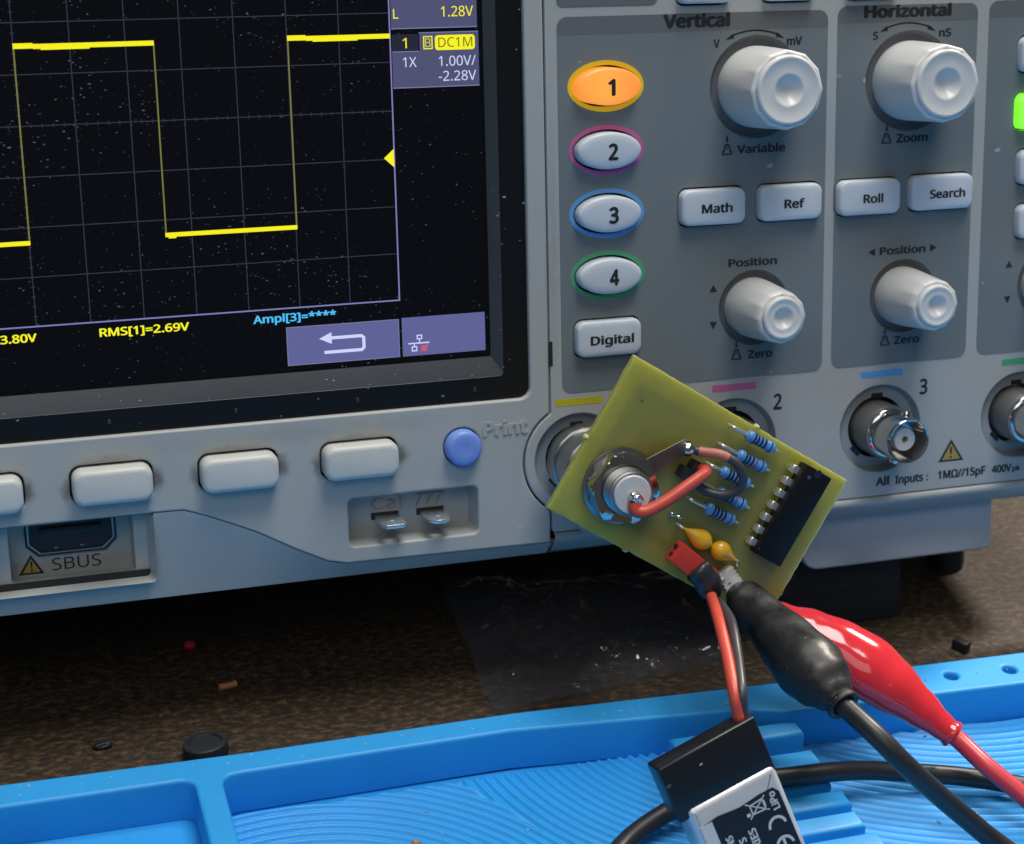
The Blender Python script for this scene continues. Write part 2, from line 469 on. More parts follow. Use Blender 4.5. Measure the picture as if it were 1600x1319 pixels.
def tube(name, pts, rad, material, parent=None, n=12, seg=10, flat=1.0, up=None, mod=None, angle=50):
    path = spline(pts, seg) if seg > 1 else [Vector(p) for p in pts]
    V, F = ring_mesh(sweep(path, rad, n, flat, up, mod), True, True, True)
    return raw(name, V, F, material, parent, angle)

import os
try:
    FONT = bpy.data.fonts.load(os.path.join(bpy.utils.system_resource('DATAFILES'), 'fonts', 'NotoSansMath-Regular.woff2'))
except Exception:
    FONT = None
def text(name, s, x0, x1, y, z, material, parent, bold=0.012, cap=None, thick=0.02, rot=0.0):
    """printed word from x0 to x1, baseline y, on the plane z; cap = height of its capitals"""
    cu = bpy.data.curves.new(name, 'FONT')
    if FONT: cu.font = FONT
    cu.body = s; cu.size = 1.0; cu.resolution_u = 4
    cu.extrude = 0.5
    def mesh_of():
        o = bpy.data.objects.new(name, cu); COL.objects.link(o)
        m = bpy.data.meshes.new_from_object(o); bpy.data.objects.remove(o)
        return m
    me = mesh_of()
    cu.body = 'H'; mh = mesh_of(); bpy.data.curves.remove(cu)
    ch = max(v.co.y for v in mh.vertices); bpy.data.meshes.remove(mh)
    xs = [v.co.x for v in me.vertices]
    a, b = min(xs), max(xs)
    bold = bold * 1.9
    wd = b - a + 2 * bold
    k = (x1 - x0) / wd
    ky = (cap / ch) if cap else k
    if bold:            # heavier weight: the same letters laid a hair apart
        bm = bmesh.new()
        for q, (dx, dy) in enumerate(((0, 0), (bold, 0), (-bold, 0), (0, bold * 0.7), (0, -bold * 0.7), (bold * .7, bold * .5), (-bold * .7, -bold * .5))):
            m2 = me.copy(); m2.transform(Matrix.Translation((dx, dy, -q * 0.02))); bm.from_mesh(m2); bpy.data.meshes.remove(m2)
        bm.to_mesh(me); bm.free()
    for v in me.vertices:
        v.co = Vector(((v.co.x - a + bold) * k * S, v.co.y * ky * S, v.co.z * thick * S))
    me.transform(Matrix.Translation((x0 * S, y * S, z * S)) @ Matrix.Rotation(rot, 4, 'Z'))
    me.name = name
    finish(me, material, smooth=False)
    return link(name, me, parent)

def poly(name, polys, z, material, parent, thick=0.02):
    """flat printed shapes, each a little prism of its own outline, in one mark"""
    V, F = [], []
    for p in polys:
        n = len(p); b = len(V)
        V += [(q[0], q[1], z) for q in p] + [(q[0], q[1], z + thick) for q in p]
        ar = sum(p[i][0] * p[(i + 1) % n][1] - p[(i + 1) % n][0] * p[i][1] for i in range(n))
        top = tuple(b + n + i for i in range(n))
        F.append(top if ar > 0 else top[::-1])
        for i in range(n):
            j = (i + 1) % n
            F.append((b + i, b + j, b + n + j, b + n + i))
    return raw(name, V, F, material, parent, smooth=False)

def line(x0, y0, x1, y1, w):
    d = Vector((x1 - x0, y1 - y0)); l = d.length; d /= l; q = Vector((-d.y, d.x)) * w / 2
    return [(x0 - q.x, y0 - q.y), (x1 - q.x, y1 - q.y), (x1 + q.x, y1 + q.y), (x0 + q.x, y0 + q.y)]

def rect(x0, y0, x1, y1): return [(x0, y0), (x1, y0), (x1, y1), (x0, y1)]

def frame_polys(x0, y0, x1, y1, w):
    return [rect(x0, y0, x1, y0 + w), rect(x0, y1 - w, x1, y1), rect(x0, y0 + w, x0 + w, y1 - w), rect(x1 - w, y0 + w, x1, y1 - w)]

def arc_poly(cx, cy, r, a0, a1, w, n=16):
    o = [(cx + (r + w / 2) * math.cos(math.radians(a0 + (a1 - a0) * k / n)), cy + (r + w / 2) * math.sin(math.radians(a0 + (a1 - a0) * k / n))) for k in range(n + 1)]
    i = [(cx + (r - w / 2) * math.cos(math.radians(a0 + (a1 - a0) * k / n)), cy + (r - w / 2) * math.sin(math.radians(a0 + (a1 - a0) * k / n))) for k in range(n + 1)]
    return o + i[::-1]

# ------------------------------------------------------------------ desk
desk = raw('desk', [(-900, -700, 0), (900, -700, 0), (900, 900, 0), (-900, 900, 0), (-900, -700, -18), (900, -700, -18), (900, 900, -18), (-900, 900, -18)],
           [(0, 1, 2, 3), (7, 6, 5, 4), (0, 4, 5, 1), (1, 5, 6, 2), (2, 6, 7, 3), (3, 7, 4, 0)], 'desk', smooth=False)
desk['kind'] = 'structure'

# ------------------------------------------------------------------ oscilloscope (local frame: x right, y up the panel, z out of the panel)
SCOPE = Matrix.Translation((0, 0, 84 * S)) @ Matrix.Rotation(math.radians(78), 4, 'X')
sc = thing('oscilloscope', 'grey bench oscilloscope with lit screen, white knobs and numbered channel buttons', 'oscilloscope', SCOPE)

BX = [34.9 + 33.45 * i for i in range(4)]           # input connectors
BY = -34.1
KEYS = [-87.2 - 23.2 * 2, -87.2 - 23.2, -87.2, -64.0, -40.6, -17.4]        # left edges of the keys under the screen

# --- light grey frame round the screen
lobe = [(34.9 + 11.75 * math.cos(math.radians(a)), BY + 11.75 * math.sin(math.radians(a))) for a in range(121, 239, 6)]
brk = [(28.6, -50.8), (20.4, -50.7), (-13.2, -50.3), (-16.9, -49.4), (-23.0, -46.3), (-30.4, -42.0), (-39.3, -37.9), (-43.7, -36.3), (-49.3, -36.2), (-148, -36.2)]
outline = [(28.75, 88)] + [(28.75, -24.03)][:0] + lobe + [(28.6, -44.6)] + brk + [(-148, 88)]
holes = [rrect(-142, 24.9, -20.75, 83, 2.2)]
holes += [rrect(k, k + 15.2, -33.3, -25.8, 2.2) for k in KEYS]
holes += [ell(10.7, -29.2, 3.75), rrect(-12.4, 13.6, -47.1, -37.4, 1.2)]
plate('front_frame', outline, holes, -3.2, 0, 'housing', sc, 0.45, 3)

# --- sloping lower edge of the frame, with the opening for the bus socket
cz = lambda y: -3.6 * min(1.0, max(0.0, (-36.2 - y) / 17.6)) ** 1.0
lowV, lowF = [], []
def quad(*p):
    b = len(lowV); lowV.extend(p); lowF.append(tuple(range(b, b + len(p))))
yb = -53.9; zb = -3.4
OX0, OX1, OY0, OY1 = -84.0, -49.4, -49.6, -36.2
P = lambda x, y: (x, y, cz(y))
quad((-148, -36.2, -0.05), (-148, yb, zb), (OX0, yb, zb), (OX0, -36.2, -0.05))
quad((OX0, OY0, cz(OY0)), (OX0, yb, zb), (OX1, yb, zb), (OX1, OY0, cz(OY0)))
quad((OX1, -36.2, -0.05), (OX1, OY0, cz(OY0)), (OX1, yb, zb), (-43.7, yb, zb), (-43.7, -36.3, -0.05))
edge = [b for b in brk if b[0] >= -43.8][::-1]
for a, b in zip(edge[:-1], edge[1:]):
    quad((a[0], a[1], -0.05), (a[0], yb, zb), (b[0], yb, zb), (b[0], b[1], -0.05))
quad((-148, yb, zb), (-148, yb, -12), (45, yb, -12), (45, yb, zb))
bml = bmesh.new()
vv = [bml.verts.new(v) for v in lowV]
for f_ in lowF: bml.faces.new([vv[i_] for i_ in f_])
bmesh.ops.remove_doubles(bml, verts=bml.verts, dist=0.02)
from_bm('lower_chamfer', bml, 'housing', sc, 30)

# --- bus socket bay
sb = well('socket_bay', rrect(OX0, OX1, OY0, OY1, 0.9), -0.1, -4.0, 'housing', sc, 1.1, False)
plate('bay_step', rrect(OX0 - 1, OX1 + 1, OY0 - 1.5, OY1 + 1, 0.9), [rrect(-75.6, -52.9, -48.6, -36.6, 1.2)], -6.5, -4.0, 'housing', sc, 0.3)
well('bay_wall', rrect(-75.8, -52.7, -48.8, -36.6, 1.2), -4.2, -8.5, 'housing', sc, 0.5, True)
port = [(-72.2, -37.2), (-56.1, -37.2), (-56.1, -42.2), (-58.2, -44.2), (-70.1, -44.2), (-72.2, -42.2)]
hd = plate('bus_socket', [(p[0] + (0.35 if p[0] > -64 else -0.35), p[1] + (0.3 if p[1] > -40 else -0.35)) for p in port], [port], -8.6, -7.9, 'black_plastic', sc, 0.1)
rim = [(-64.15 + (p[0] + 64.15) * 0.95, -40.7 + (p[1] + 40.7) * 0.93) for p in port]
plate('socket_rim', port, [rim], -8.6, -7.8, 'dull_metal', hd, 0.05)
plate('socket_cavity', rim, [], -8.46, -8.35, 'ink', hd)
box('socket_tongue', (-64.1, -40.0, -8.1), (11.5, 1.5, 0.6), 'black_plastic', hd, 0.1)
for px in (-67.0, -62.2): box('socket_contact', (px, -43.2, -8.2), (0.8, 0.25, 0.3), 'dull_metal', hd)
text('bus_lettering', 'SBUS', -68.0, -58.9, -47.75, -8.5, 'ink', sc, 0.0, 2.35)
wt = poly('warning_triangle', [[(-74.2, -48.1), (-69.5, -48.1), (-71.75, -44.2)]], -8.5, 'ink', sc)
poly('triangle_fill', [[(-73.45, -47.72), (-70.2, -47.72), (-71.77, -45.0)]], -8.47, 'warn', wt)
poly('exclamation', [[(-71.95, -45.5), (-71.85, -46.9), (-71.65, -46.9), (-71.55, -45.5)], rect(-71.95, -47.5, -71.55, -47.15)], -8.44, 'ink', wt)

# --- calibration terminal bay
well('terminal_bay', rrect(-12.45, 13.65, -47.15, -37.35, 1.2), -0.3, -5.5, 'housing', sc, 0.5)
text('terminal_lettering', 'Cal', -6.6, -0.6, -41.7, -5.45, 'bnc_well', sc, 0.0, 2.3, 0.2)
poly('ground_symbol', [line(2.6, -39.4, 8.2, -39.4, 0.3), line(3.7, -39.4, 2.4, -41.6, 0.3), line(5.7, -39.4, 4.4, -41.6, 0.3), line(7.7, -39.4, 6.4, -41.6, 0.3)], -5.45, 'bnc_well', sc, 0.2)
for i, (cx, wd) in enumerate(((-4.0, 5.6), (5.2, 5.6))):
    box('terminal_slot', (cx, -43.0, -5.45), (wd, 1.4, 0.1), 'ink', sc)
    # flat tab standing straight out of the slot, rounded end with a hole
    tab = plate('terminal_tab', [(-2.4, 0)] + ([(-2.4, 6.6), (-1.7, 7.5), (1.7, 7.5), (2.4, 6.6)] if i == 0 else [(2.4 * math.cos(a) * -1, 5.2 + 2.4 * math.sin(a)) for a in np.linspace(0, math.pi, 13)]) + [(2.4, 0)],
                [ell(0, 5.2, 1.0, n=20)], -0.4, 0.4, 'tin', sc, 0.08)
    tab.matrix_local = Matrix.Translation((cx * S + 0.001 * (0.3), -43.3 * S, -5.4 * S)) @ Matrix.Rotation(math.radians(90), 4, 'X')

# --- keys under the screen
def softkey_mesh():
    bm = box_bm((7.6, -0.05, 0.4), (14.5, 6.75, 5.8), 0)
    ve = [e for e in bm.edges if abs(e.verts[0].co.z - e.verts[1].co.z) > 1]
    bmesh.ops.bevel(bm, geom=ve, offset=2.0, segments=5, profile=0.5, affect='EDGES')
    top = [e for e in bm.edges if e.verts[0].co.z > 3 and e.verts[1].co.z > 3]
    bmesh.ops.bevel(bm, geom=top, offset=1.15, segments=4, profile=0.5, affect='EDGES')
    return bm
k0 = None
for k in KEYS:
    if k0 is None: k0 = from_bm('soft_key', softkey_mesh(), 'softkey', sc, 60)
    o = k0 if k == KEYS[0] else link('soft_key', k0.data, sc)
    o.location = ((k + 0.15 - 0.15) * S, -29.55 * S, 0)
plate('key_backing', rect(-147, -48, 27, -22), [rrect(-12.4, 13.6, -47.1, -37.4, 1.2), rect(-85, -50, -49, -36)], -3.8, -3.3, 'ink', sc)
lathe('print_button', [(3.55, -3), (3.55, 1.6), (3.3, 2.1), (2.7, 2.35), (1.4, 2.25), (0.05, 2.2)], 'blue_btn', sc, (10.7, -29.2, 0), 40, 60)
text('print_lettering', 'Print', 14.9, 24.2, -27.55, 0.05, 'emboss', sc, 0.02, 2.7, 0.36)

# --- screen
plate('screen_bezel', rrect(-146, 27, -23, 86, 2), [rrect(-140, 19.9, -16.0, 80, 0.8)], -3.0, -1.2, 'bezel', sc, 0.1)
def ledge():
    o = rrect(-140.2, 20.1, -16.2, 80.2, 0.8); i = rrect(-137, 17.75, -12.35, 77, 0.3)
    V, F = ring_mesh([[(x, y, -1.25) for x, y in o], [(x, y, -1.9) for x, y in [(q[0] * 0.5 + r[0] * 0.5, q[1] * 0.5 + r[1] * 0.5) for q, r in zip(o, i)]], [(x, y, -2.7) for x, y in i], [(x, y, -3.2) for x, y in i]])
    return raw('bezel_ledge', V, F, 'ledge', sc, 20)
ledge()
scr = plate('screen', rect(-138, -13.5, 18.5, 78), [], -3.6, -3.1, 'glass', sc)
for i in range(5):   # key tick marks on the black bezel
    box('key_mark', (-56.0 + 23.3 * (i - 1), -18.3, -1.15), (0.5, 0.9, 0.12), 'ledge', sc, 0.05)
GZ = -3.09
X['grat'] = glow('graticule_light', (0.075, 0.075, 0.15), 0.33)
X['frame_l'] = glow('graticule_frame_light', (0.22, 0.21, 0.52), 0.95)
X['trace'] = glow('trace_light', (0.92, 0.86, 0.005), 1.0)
X['trace_dim'] = glow('trace_edge_light', (0.20, 0.20, 0.045), 0.9)
X['ui'] = glow('menu_light', (0.075, 0.078, 0.17), 0.95)
X['ui_b'] = glow('menu_button_light', (0.115, 0.12, 0.31), 0.95)
X['ui_line'] = glow('menu_line_light', (0.22, 0.22, 0.42), 0.9)
X['ui_dark'] = glow('menu_dark_light', (0.012, 0.013, 0.03), 0.9)
X['t_yel'] = glow('yellow_text_light', (0.93, 0.88, 0.01), 1.0)
X['t_yel2'] = glow('yellow_tag_light', (0.62, 0.58, 0.012), 1.0)
X['t_olive'] = glow('olive_text_light', (0.14, 0.13, 0.008), 1.0)
X['t_whi'] = glow('white_text_light', (0.62, 0.66, 0.95), 1.0)
X['t_cyan'] = glow('cyan_text_light', (0.07, 0.52, 0.95), 1.0)
X['t_red'] = glow('red_icon_light', (0.75, 0.08, 0.12), 1.0)
CW, CH = 9.63, 8.92
g = []
for i in range(1, 14): g.append(rect(-i * CW - 0.09, 0.1, -i * CW + 0.09, 8 * CH))
for j in range(1, 8): g.append(rect(-14 * CW, j * CH - 0.09, 0, j * CH + 0.09))
poly('graticule', g, GZ, 'grat', scr, 0.004)
tk = []
for i in range(70): tk.append(rect(-i * CW / 5 - 0.07, 4 * CH - 0.4, -i * CW / 5 + 0.07, 4 * CH + 0.4))
for j in range(40): tk.append(rect(-7 * CW - 0.4, j * CH / 5 - 0.07, -7 * CW + 0.4, j * CH / 5 + 0.07))
poly('graticule_ticks', tk, GZ + 0.006, 'grat', scr, 0.003)
poly('graticule_frame', frame_polys(-14 * CW, -0.15, 0.12, 8 * CH, 0.26), GZ + 0.01, 'frame_l', scr, 0.003)
tr, te = [], []
xs = [-115.5, -91.4, -67.35, -43.2, -19.1]
for i, x in enumerate(xs):
    x2 = xs[i + 1] if i < 4 else -0.05
    hi = i % 2 == 0
    y = 49.35 if hi else 15.1
    if hi:
        tr += [rect(x - 0.1, y - 0.32, x + 3.3, y + 0.62), rect(x + 3.3, y - 0.42, x2 + 0.05, y + 0.45), rect(x + 4.6, y - 0.62, x + 13, y - 0.42)]
    else:
        tr += [rect(x - 0.15, y - 0.42, x2 + 0.1, y + 0.38), rect(x + 0.4, y - 0.68, x + 1.8, y - 0.42)]
    te.append(rect(x - 0.13, 15.1, x + 0.13, 49.35))
for q in te: poly('waveform_edge', [q], GZ + 0.014, 'trace_dim', scr, 0.003)
for q in tr: poly('waveform_trace', [q], GZ + 0.018, 'trace', scr, 0.003)
poly('trigger_arrow', [[(-2.0, 27.0), (-0.05, 25.2), (-0.05, 28.7)]], GZ + 0.02, 't_yel', scr, 0.003)
# side menu
poly('menu_block', [rect(0.3, 50.7, 16.8, 66)], GZ + 0.004, 'ui', scr, 0.003)
poly('menu_block', [rect(0.3, 39.9, 17.0, 46.4), rect(5.6, 46.4, 17.0, 49.75)], GZ + 0.004, 'ui', scr, 0.003)
poly('menu_block', [rect(0.3, 46.4, 5.4, 49.6)], GZ + 0.004, 'ui_dark', scr, 0.003)
poly('menu_line', [rect(0.3, 50.55, 16.8, 50.72), rect(0.3, 39.75, 17.0, 39.92), rect(5.45, 49.7, 17.0, 49.85), rect(0.3, 46.35, 5.5, 46.5)], GZ + 0.009, 'ui_line', scr, 0.003)
RO = 'screen_readout'
text(RO, 'L', 0.75, 1.75, 52.45, GZ + 0.012, 't_yel', scr, 0.0, 1.75, 0.004)
text(RO, '1.28V', 9.9, 16.1, 52.6, GZ + 0.012, 't_yel', scr, 0.0, 1.85, 0.004)
text(RO, '1', 2.35, 3.15, 47.05, GZ + 0.012, 't_yel', scr, 0.0, 1.85, 0.004)
poly('coupling_tag', frame_polys(6.3, 46.75, 8.1, 49.15, 0.2), GZ + 0.012, 't_yel', scr, 0.003)
text(RO, 'B', 6.65, 7.75, 47.15, GZ + 0.012, 't_yel2', scr, 0.0, 1.6, 0.004)
poly('coupling_tag', [rrect(8.55, 16.3, 46.5, 49.25, 0.6, 3)], GZ + 0.012, 't_yel', scr, 0.003)
text(RO, 'DC1M', 9.2, 15.8, 47.05, GZ + 0.018, 't_olive', scr, 0.0, 1.75, 0.004)
text(RO, '1X', 2.3, 4.9, 43.6, GZ + 0.012, 't_whi', scr, 0.0, 1.8, 0.004)
text(RO, '1.00V/', 9.2, 16.4, 43.6, GZ + 0.012, 't_whi', scr, 0.0, 1.8, 0.004)
text(RO, '-2.28V', 9.1, 16.4, 40.85, GZ + 0.012, 't_whi', scr, 0.0, 1.8, 0.004)
text(RO, '=3.80V', -75.3, -67.5, -2.75, GZ + 0.012, 't_yel', scr, 0.012, 1.45, 0.004)
text(RO, 'RMS[1]=2.69V', -56.4, -40.1, -2.75, GZ + 0.012, 't_yel', scr, 0.012, 1.45, 0.004)
text(RO, 'Ampl[3]=****', -28.2, -12.4, -2.5, GZ + 0.012, 't_cyan', scr, 0.012, 1.45, 0.004)
poly('menu_button', [rrect(-22.1, -0.3, -11.0, -3.7, 0.6, 3)], GZ + 0.004, 'ui_b', scr, 0.003)
poly('menu_button', [rect(0.25, -11.05, 16.85, -3.5)], GZ + 0.004, 'ui_b', scr, 0.003)
poly('menu_line', frame_polys(-22.1, -11.05, -0.3, -3.65, 0.13), GZ + 0.009, 'ui_line', scr, 0.003)
poly('return_arrow', [[(-15.9, -6.3), (-13.5, -7.45), (-13.5, -5.2)], rect(-13.6, -6.6, -7.6, -6.0), line(-7.85, -6.15, -7.25, -6.75, 0.55), rect(-7.6, -8.8, -7.0, -6.4), line(-7.3, -8.6, -7.9, -9.15, 0.55), rect(-15.0, -9.3, -7.7, -8.7)], GZ + 0.012, 't_whi', scr, 0.003)
poly('network_icon', frame_polys(3.1, -7.9, 4.2, -7.0, 0.22) + [rect(1.4, -8.75, 5.6, -8.5), rect(3.55, -8.5, 3.75, -7.9), rect(2.5, -9.2, 2.7, -8.75)] + frame_polys(2.05, -10.2, 3.15, -9.2, 0.22), GZ + 0.012, 't_whi', scr, 0.003)
poly('network_icon', frame_polys(4.0, -10.2, 5.1, -9.2, 0.26) + [line(3.9, -10.2, 5.2, -9.0, 0.25)], GZ + 0.012, 't_red', scr, 0.003)

# --- control panel on the right
CH_Y = [38.9, 26.75, 14.6, 2.5]
SECT = {'vertical': (31.45, 87.9, -20.5, 52.0), 'horizontal': (90.0, 121.4, -20.3, 52.6), 'trigger': (124.0, 161.0, -20.2, 52.9)}
BTN = {'Math': (63.0, 14.75, 13.6), 'Ref': (79.7, 14.75, 13.6), 'Roll': (97.2, 14.8, 13.8), 'Search': (113.7, 14.95, 14.2), 'Digital': (40.9, -9.75, 13.4)}
KN = [('big', 72.7, 37.6), ('big', 106.4, 37.6), ('small', 72.5, -6.2), ('small', 106.2, -6.2), ('small', 140.9, -6.0)]
bh = 7.1
def btn_hole(b, g=0.35): return rrect(b[0] - b[2] / 2 - g, b[0] + b[2] / 2 + g, b[1] - bh / 2 - g, b[1] + bh / 2 + g, 1.9)
T3 = [(138.0, 42.0, 14), (138.0, 30.4, 14), (138.4, 19.0, 13.5), (138.6, 7.7, 13.5)]   # column at the right edge
vh = [ell(41.15, y, 6.95, 3.95) for y in CH_Y] + [btn_hole(BTN[k]) for k in ('Math', 'Ref', 'Digital')] + [ell(72.7, 37.6, 10.0), ell(72.5, -6.2, 7.7)]
hh = [btn_hole(BTN[k]) for k in ('Roll', 'Search')] + [ell(106.4, 37.6, 10.0), ell(106.2, -6.2, 7.7)]
th = [btn_hole(b) for b in T3] + [ell(140.9, -6.0, 7.7)]
TOPB = [(61.2, 57.35, 11), (79.0, 57.45, 11), (97.0, 57.5, 11)]
base_out = [(163, 88), (29.1, 88), (29.1, -23.9)] + [(34.9 + 11.4 * math.cos(math.radians(a)), BY + 11.4 * math.sin(math.radians(a))) for a in range(121, 239, 6)] + [(29.0, -44.9), (29.0, -48.2), (29.4, -48.75), (163, -48.75)]
plate('control_panel', base_out, vh + hh + th + [ell(x, BY, 9.3) for x in BX] + [btn_hole(b) for b in TOPB], -2.6, 0, 'housing', sc, 0.3, 2)
plate('panel_backing', rect(29.2, -46, 162, 87), [ell(x, BY, 9.6) for x in BX], -4.5, -3.4, 'ink', sc)
for nm, holes_ in (('vertical', vh), ('horizontal', hh), ('trigger', th)):
    x0, x1, y0, y1 = SECT[nm]
    plate('panel_section', rrect(x0, x1, y0, y1, 2.0), holes_, -0.4, 0.10, 'section', sc, 0.05, 1)
    hy = y1 - 3.35
    hp = [q for q in rrect(x0 + 0.02, x1 - 0.02, hy - 8, y1 - 0.02, 2.0) if q[1] > hy]
    plate('section_header', hp + [(x0 + 0.02, hy), (x1 - 0.02, hy)], [], 0.08, 0.125, 'header', sc)
plate('panel_section', rrect(31.45, 51.8, 53.75, 80, 1.2), [], -0.4, 0.10, 'header', sc, 0.05, 1)

text('section_title', 'Vertical', 52.9, 66.9, 49.45, 0.14, 'ink', sc, 0.026, 2.35)
text('section_title', 'Horizontal', 95.7, 115.3, 50.25, 0.14, 'ink', sc, 0.026, 2.2)

def knob(kind, x, y):
    big = kind == 'big'
    R0, R1, H, RD = (7.9, 7.25, 14.0, 6.55) if big else (6.0, 4.95, 13.3, 4.25)
    well('knob_well', ell(x, y, 10.05 if big else 7.75), 0.09, -1.0, 'well', sc, 0.9)
    nf = 12
    def mod(r, z, t, i):
        f = max(0.0, min(1.0, (z - H * 0.35) / (H * 0.6))) ** 1.5 if z <= H - 0.2 else 0.0
        u = (t % (2 * math.pi / nf)) - math.pi / nf
        pol = math.cos(math.pi / nf) / math.cos(u)
        return r * (1 - f + f * pol * 1.008)
    body = [(R0 - 0.5, -1.5), (R0, -1.2), (R0, 0.4)]
    for k in range(1, 9):
        u = k / 8
        body.append((R0 + (R1 + 0.2 - R0) * u ** 1.2, 0.4 + (H - 1.0) * u))
    body += [(R1 - 0.05, H - 0.35), (R1 - 0.25, H - 0.22), (RD + 0.2, H - 0.2)]
    ko = lathe('knob', body, 'knob', sc, (x, y, 0), 96, 40, mod=mod, cap1=False)
    dr = 2.75 if big else 1.95
    dd = 1.6 if big else 1.2
    cap = [(RD + 0.25, H - 0.35), (RD, H - 0.15), (RD, H + 0.25), (RD - 0.12, H + 0.5), (RD - 0.40, H + 0.68), (RD - 0.65, H + 0.66), (RD - 0.95, H + 0.5), (dr + 0.8, H + 0.46), (dr + 0.45, H + 0.5), (dr + 0.2, H + 0.46), (dr, H + 0.3)]
    for k in range(1, 8):
        u = k / 7
        cap.append((max(0.03, dr * (1 - u)), H + 0.3 - dd * math.sin(u * math.pi / 2)))
    lathe('knob_cap', cap, 'knob', ko, (x, y, 0), 64, 60)
for k in KN: knob(*k)

def press_icon(x, y):
    poly('press_icon', [line(x - 1.05, y, x + 1.05, y, 0.3), line(x - 1.0, y, x - 0.85, y + 0.75, 0.28), line(x + 1.0, y, x + 0.85, y + 0.75, 0.28),
                        line(x - 0.75, y + 0.35, x - 0.5, y + 1.6, 0.3), line(x + 0.75, y + 0.35, x + 0.5, y + 1.6, 0.3), arc_poly(x, y + 1.35, 0.55, 20, 160, 0.32, 8),
                        rect(x - 0.25, y + 0.9, x - 0.1, y + 1.7), rect(x + 0.1, y + 0.9, x + 0.25, y + 1.7),
                        [(x, y + 2.2), (x - 0.42, y + 2.85), (x - 0.17, y + 2.85), (x - 0.17, y + 3.6), (x + 0.17, y + 3.6), (x + 0.17, y + 2.85), (x + 0.42, y + 2.85)]], 0.11, 'ink', sc)
IN = 'panel_lettering'
for s_, a, b, y, cap in (('V', 63.4, 64.75, 45.35, 1.55), ('mV', 79.0, 82.3, 45.45, 1.5), ('S', 97.8, 99.0, 45.95, 1.45), ('nS', 112.6, 115.4, 46.15, 1.5),
                         ('Variable', 68.5, 79.0, 24.85, 1.55), ('Zoom', 103.6, 110.8, 25.4, 1.6), ('Zero', 71.2, 76.7, -16.55, 1.55), ('Zero', 104.3, 110.3, -16.2, 1.55),
                         ('Position', 66.8, 77.5, 2.35, 1.5), ('Position', 100.5, 111.1, 2.65, 1.5)):
    text(IN, s_, a, b, y, 0.12, 'ink', sc, 0.018, cap)
for p in ((66.4, 24.75), (101.4, 25.4), (68.7, -16.5), (102.2, -16.25)): press_icon(*p)
for c_, yy in ((72.2, 0.0), (105.55, 0.55)):
    r_ = 13.5; cy_ = 48.45 + yy - r_
    poly('turn_arrow', [arc_poly(c_, cy_, r_, 68, 112, 0.32, 20),
                        [(c_ - 6.3, 46.75 + yy), (c_ - 4.35, 47.05 + yy), (c_ - 4.75, 47.95 + yy)], [(c_ + 6.3, 46.75 + yy), (c_ + 4.35, 47.05 + yy), (c_ + 4.75, 47.95 + yy)]], 0.11, 'ink', sc)
tri = lambda x, y, a: [(x + 1.0 * math.cos(math.radians(a + d)), y + 1.0 * math.sin(math.radians(a + d))) for d in (0, 125, 235)]
for x, y, a in ((63.6, -1.9, 90), (63.6, -9.05, 270), (98.9, 3.3, 180), (112.7, 3.4, 0), (131.0, -1.4, 90), (130.9, -8.6, 270)):
    poly('arrow_mark', [tri(x, y, a)], 0.11, 'ink', sc)

def pill(name, outline, z, material, parent, dome=0.5):
    """raised button of any outline with a rounded top edge and a faint dome"""
    cx = sum(p[0] for p in outline) / len(outline); cy = sum(p[1] for p in outline) / len(outline)
    rings = []
    for k, (ins, zz) in enumerate(((0.0, -3.2), (0.0, z - 0.75), (0.10, z - 0.38), (0.32, z - 0.14), (0.75, z), (1.9, z + 0.10))):
        row = []
        for p in outline:
            d = math.hypot(p[0] - cx, p[1] - cy)
            f = max(0.05, 1 - ins / d)
            row.append((cx + (p[0] - cx) * f, cy + (p[1] - cy) * f, zz))
        rings.append(row)
    V, F = ring_mesh(rings, True, False, True)
    return raw(name, V, F, material, parent, 60)
ringmat = ['lit_ring', 'c_pink', 'c_blue', 'c_green']
for i, y in enumerate(CH_Y):
    plate('channel_ring', ell(41.15, y, 7.75, 4.85), [ell(41.15, y, 6.95, 3.97)], 0.08, 0.16, ringmat[i], sc, 0.02, 1)
    b = pill('channel_button', ell(41.15, y, 6.55, 3.55, 64), 2.3, 'lit_btn' if i == 0 else 'button', sc)
    b['label'] = ['orange lit', 'pale', 'pale', 'pale'][i] + ' oval channel button ' + '1234'[i]
    text('button_lettering', '1234'[i], 40.75, 42.75 if i else 42.3, y - 1.65, 2.44, 'ink', b, 0.020, 2.9)
for nm, (cx, cy, wd) in BTN.items():
    b = pill('function_button', rrect(cx - wd / 2, cx + wd / 2, cy - bh / 2, cy + bh / 2, 1.7), 2.0, 'button', sc)
    b['label'] = 'pale button marked ' + nm
    wds = {'Math': 6.6, 'Ref': 4.5, 'Roll': 4.5, 'Search': 8.2, 'Digital': 9.1}[nm]
    dx = {'Math': 0.5, 'Ref': 0.5, 'Roll': 0.5, 'Search': 0.9, 'Digital': 0.4}[nm]
    text('button_lettering', nm, cx - wds / 2 + dx, cx + wds / 2 + dx, cy - 1.05, 2.14, 'ink', b, 0.016, 1.65)
for i, (cx, cy, wd) in enumerate(T3):
    b = pill('function_button', rrect(cx - wd / 2, cx + wd / 2, cy - bh / 2, cy + bh / 2, 1.7), 2.0, 'lit_green' if i == 1 else 'button', sc)
    if i == 1: b['label'] = 'green lit button at the right edge'
for cx, cy, wd in TOPB:
    pill('function_button', rrect(cx - wd / 2, cx + wd / 2, cy - bh / 2, cy + bh / 2, 1.7), 2.0, 'button', sc)

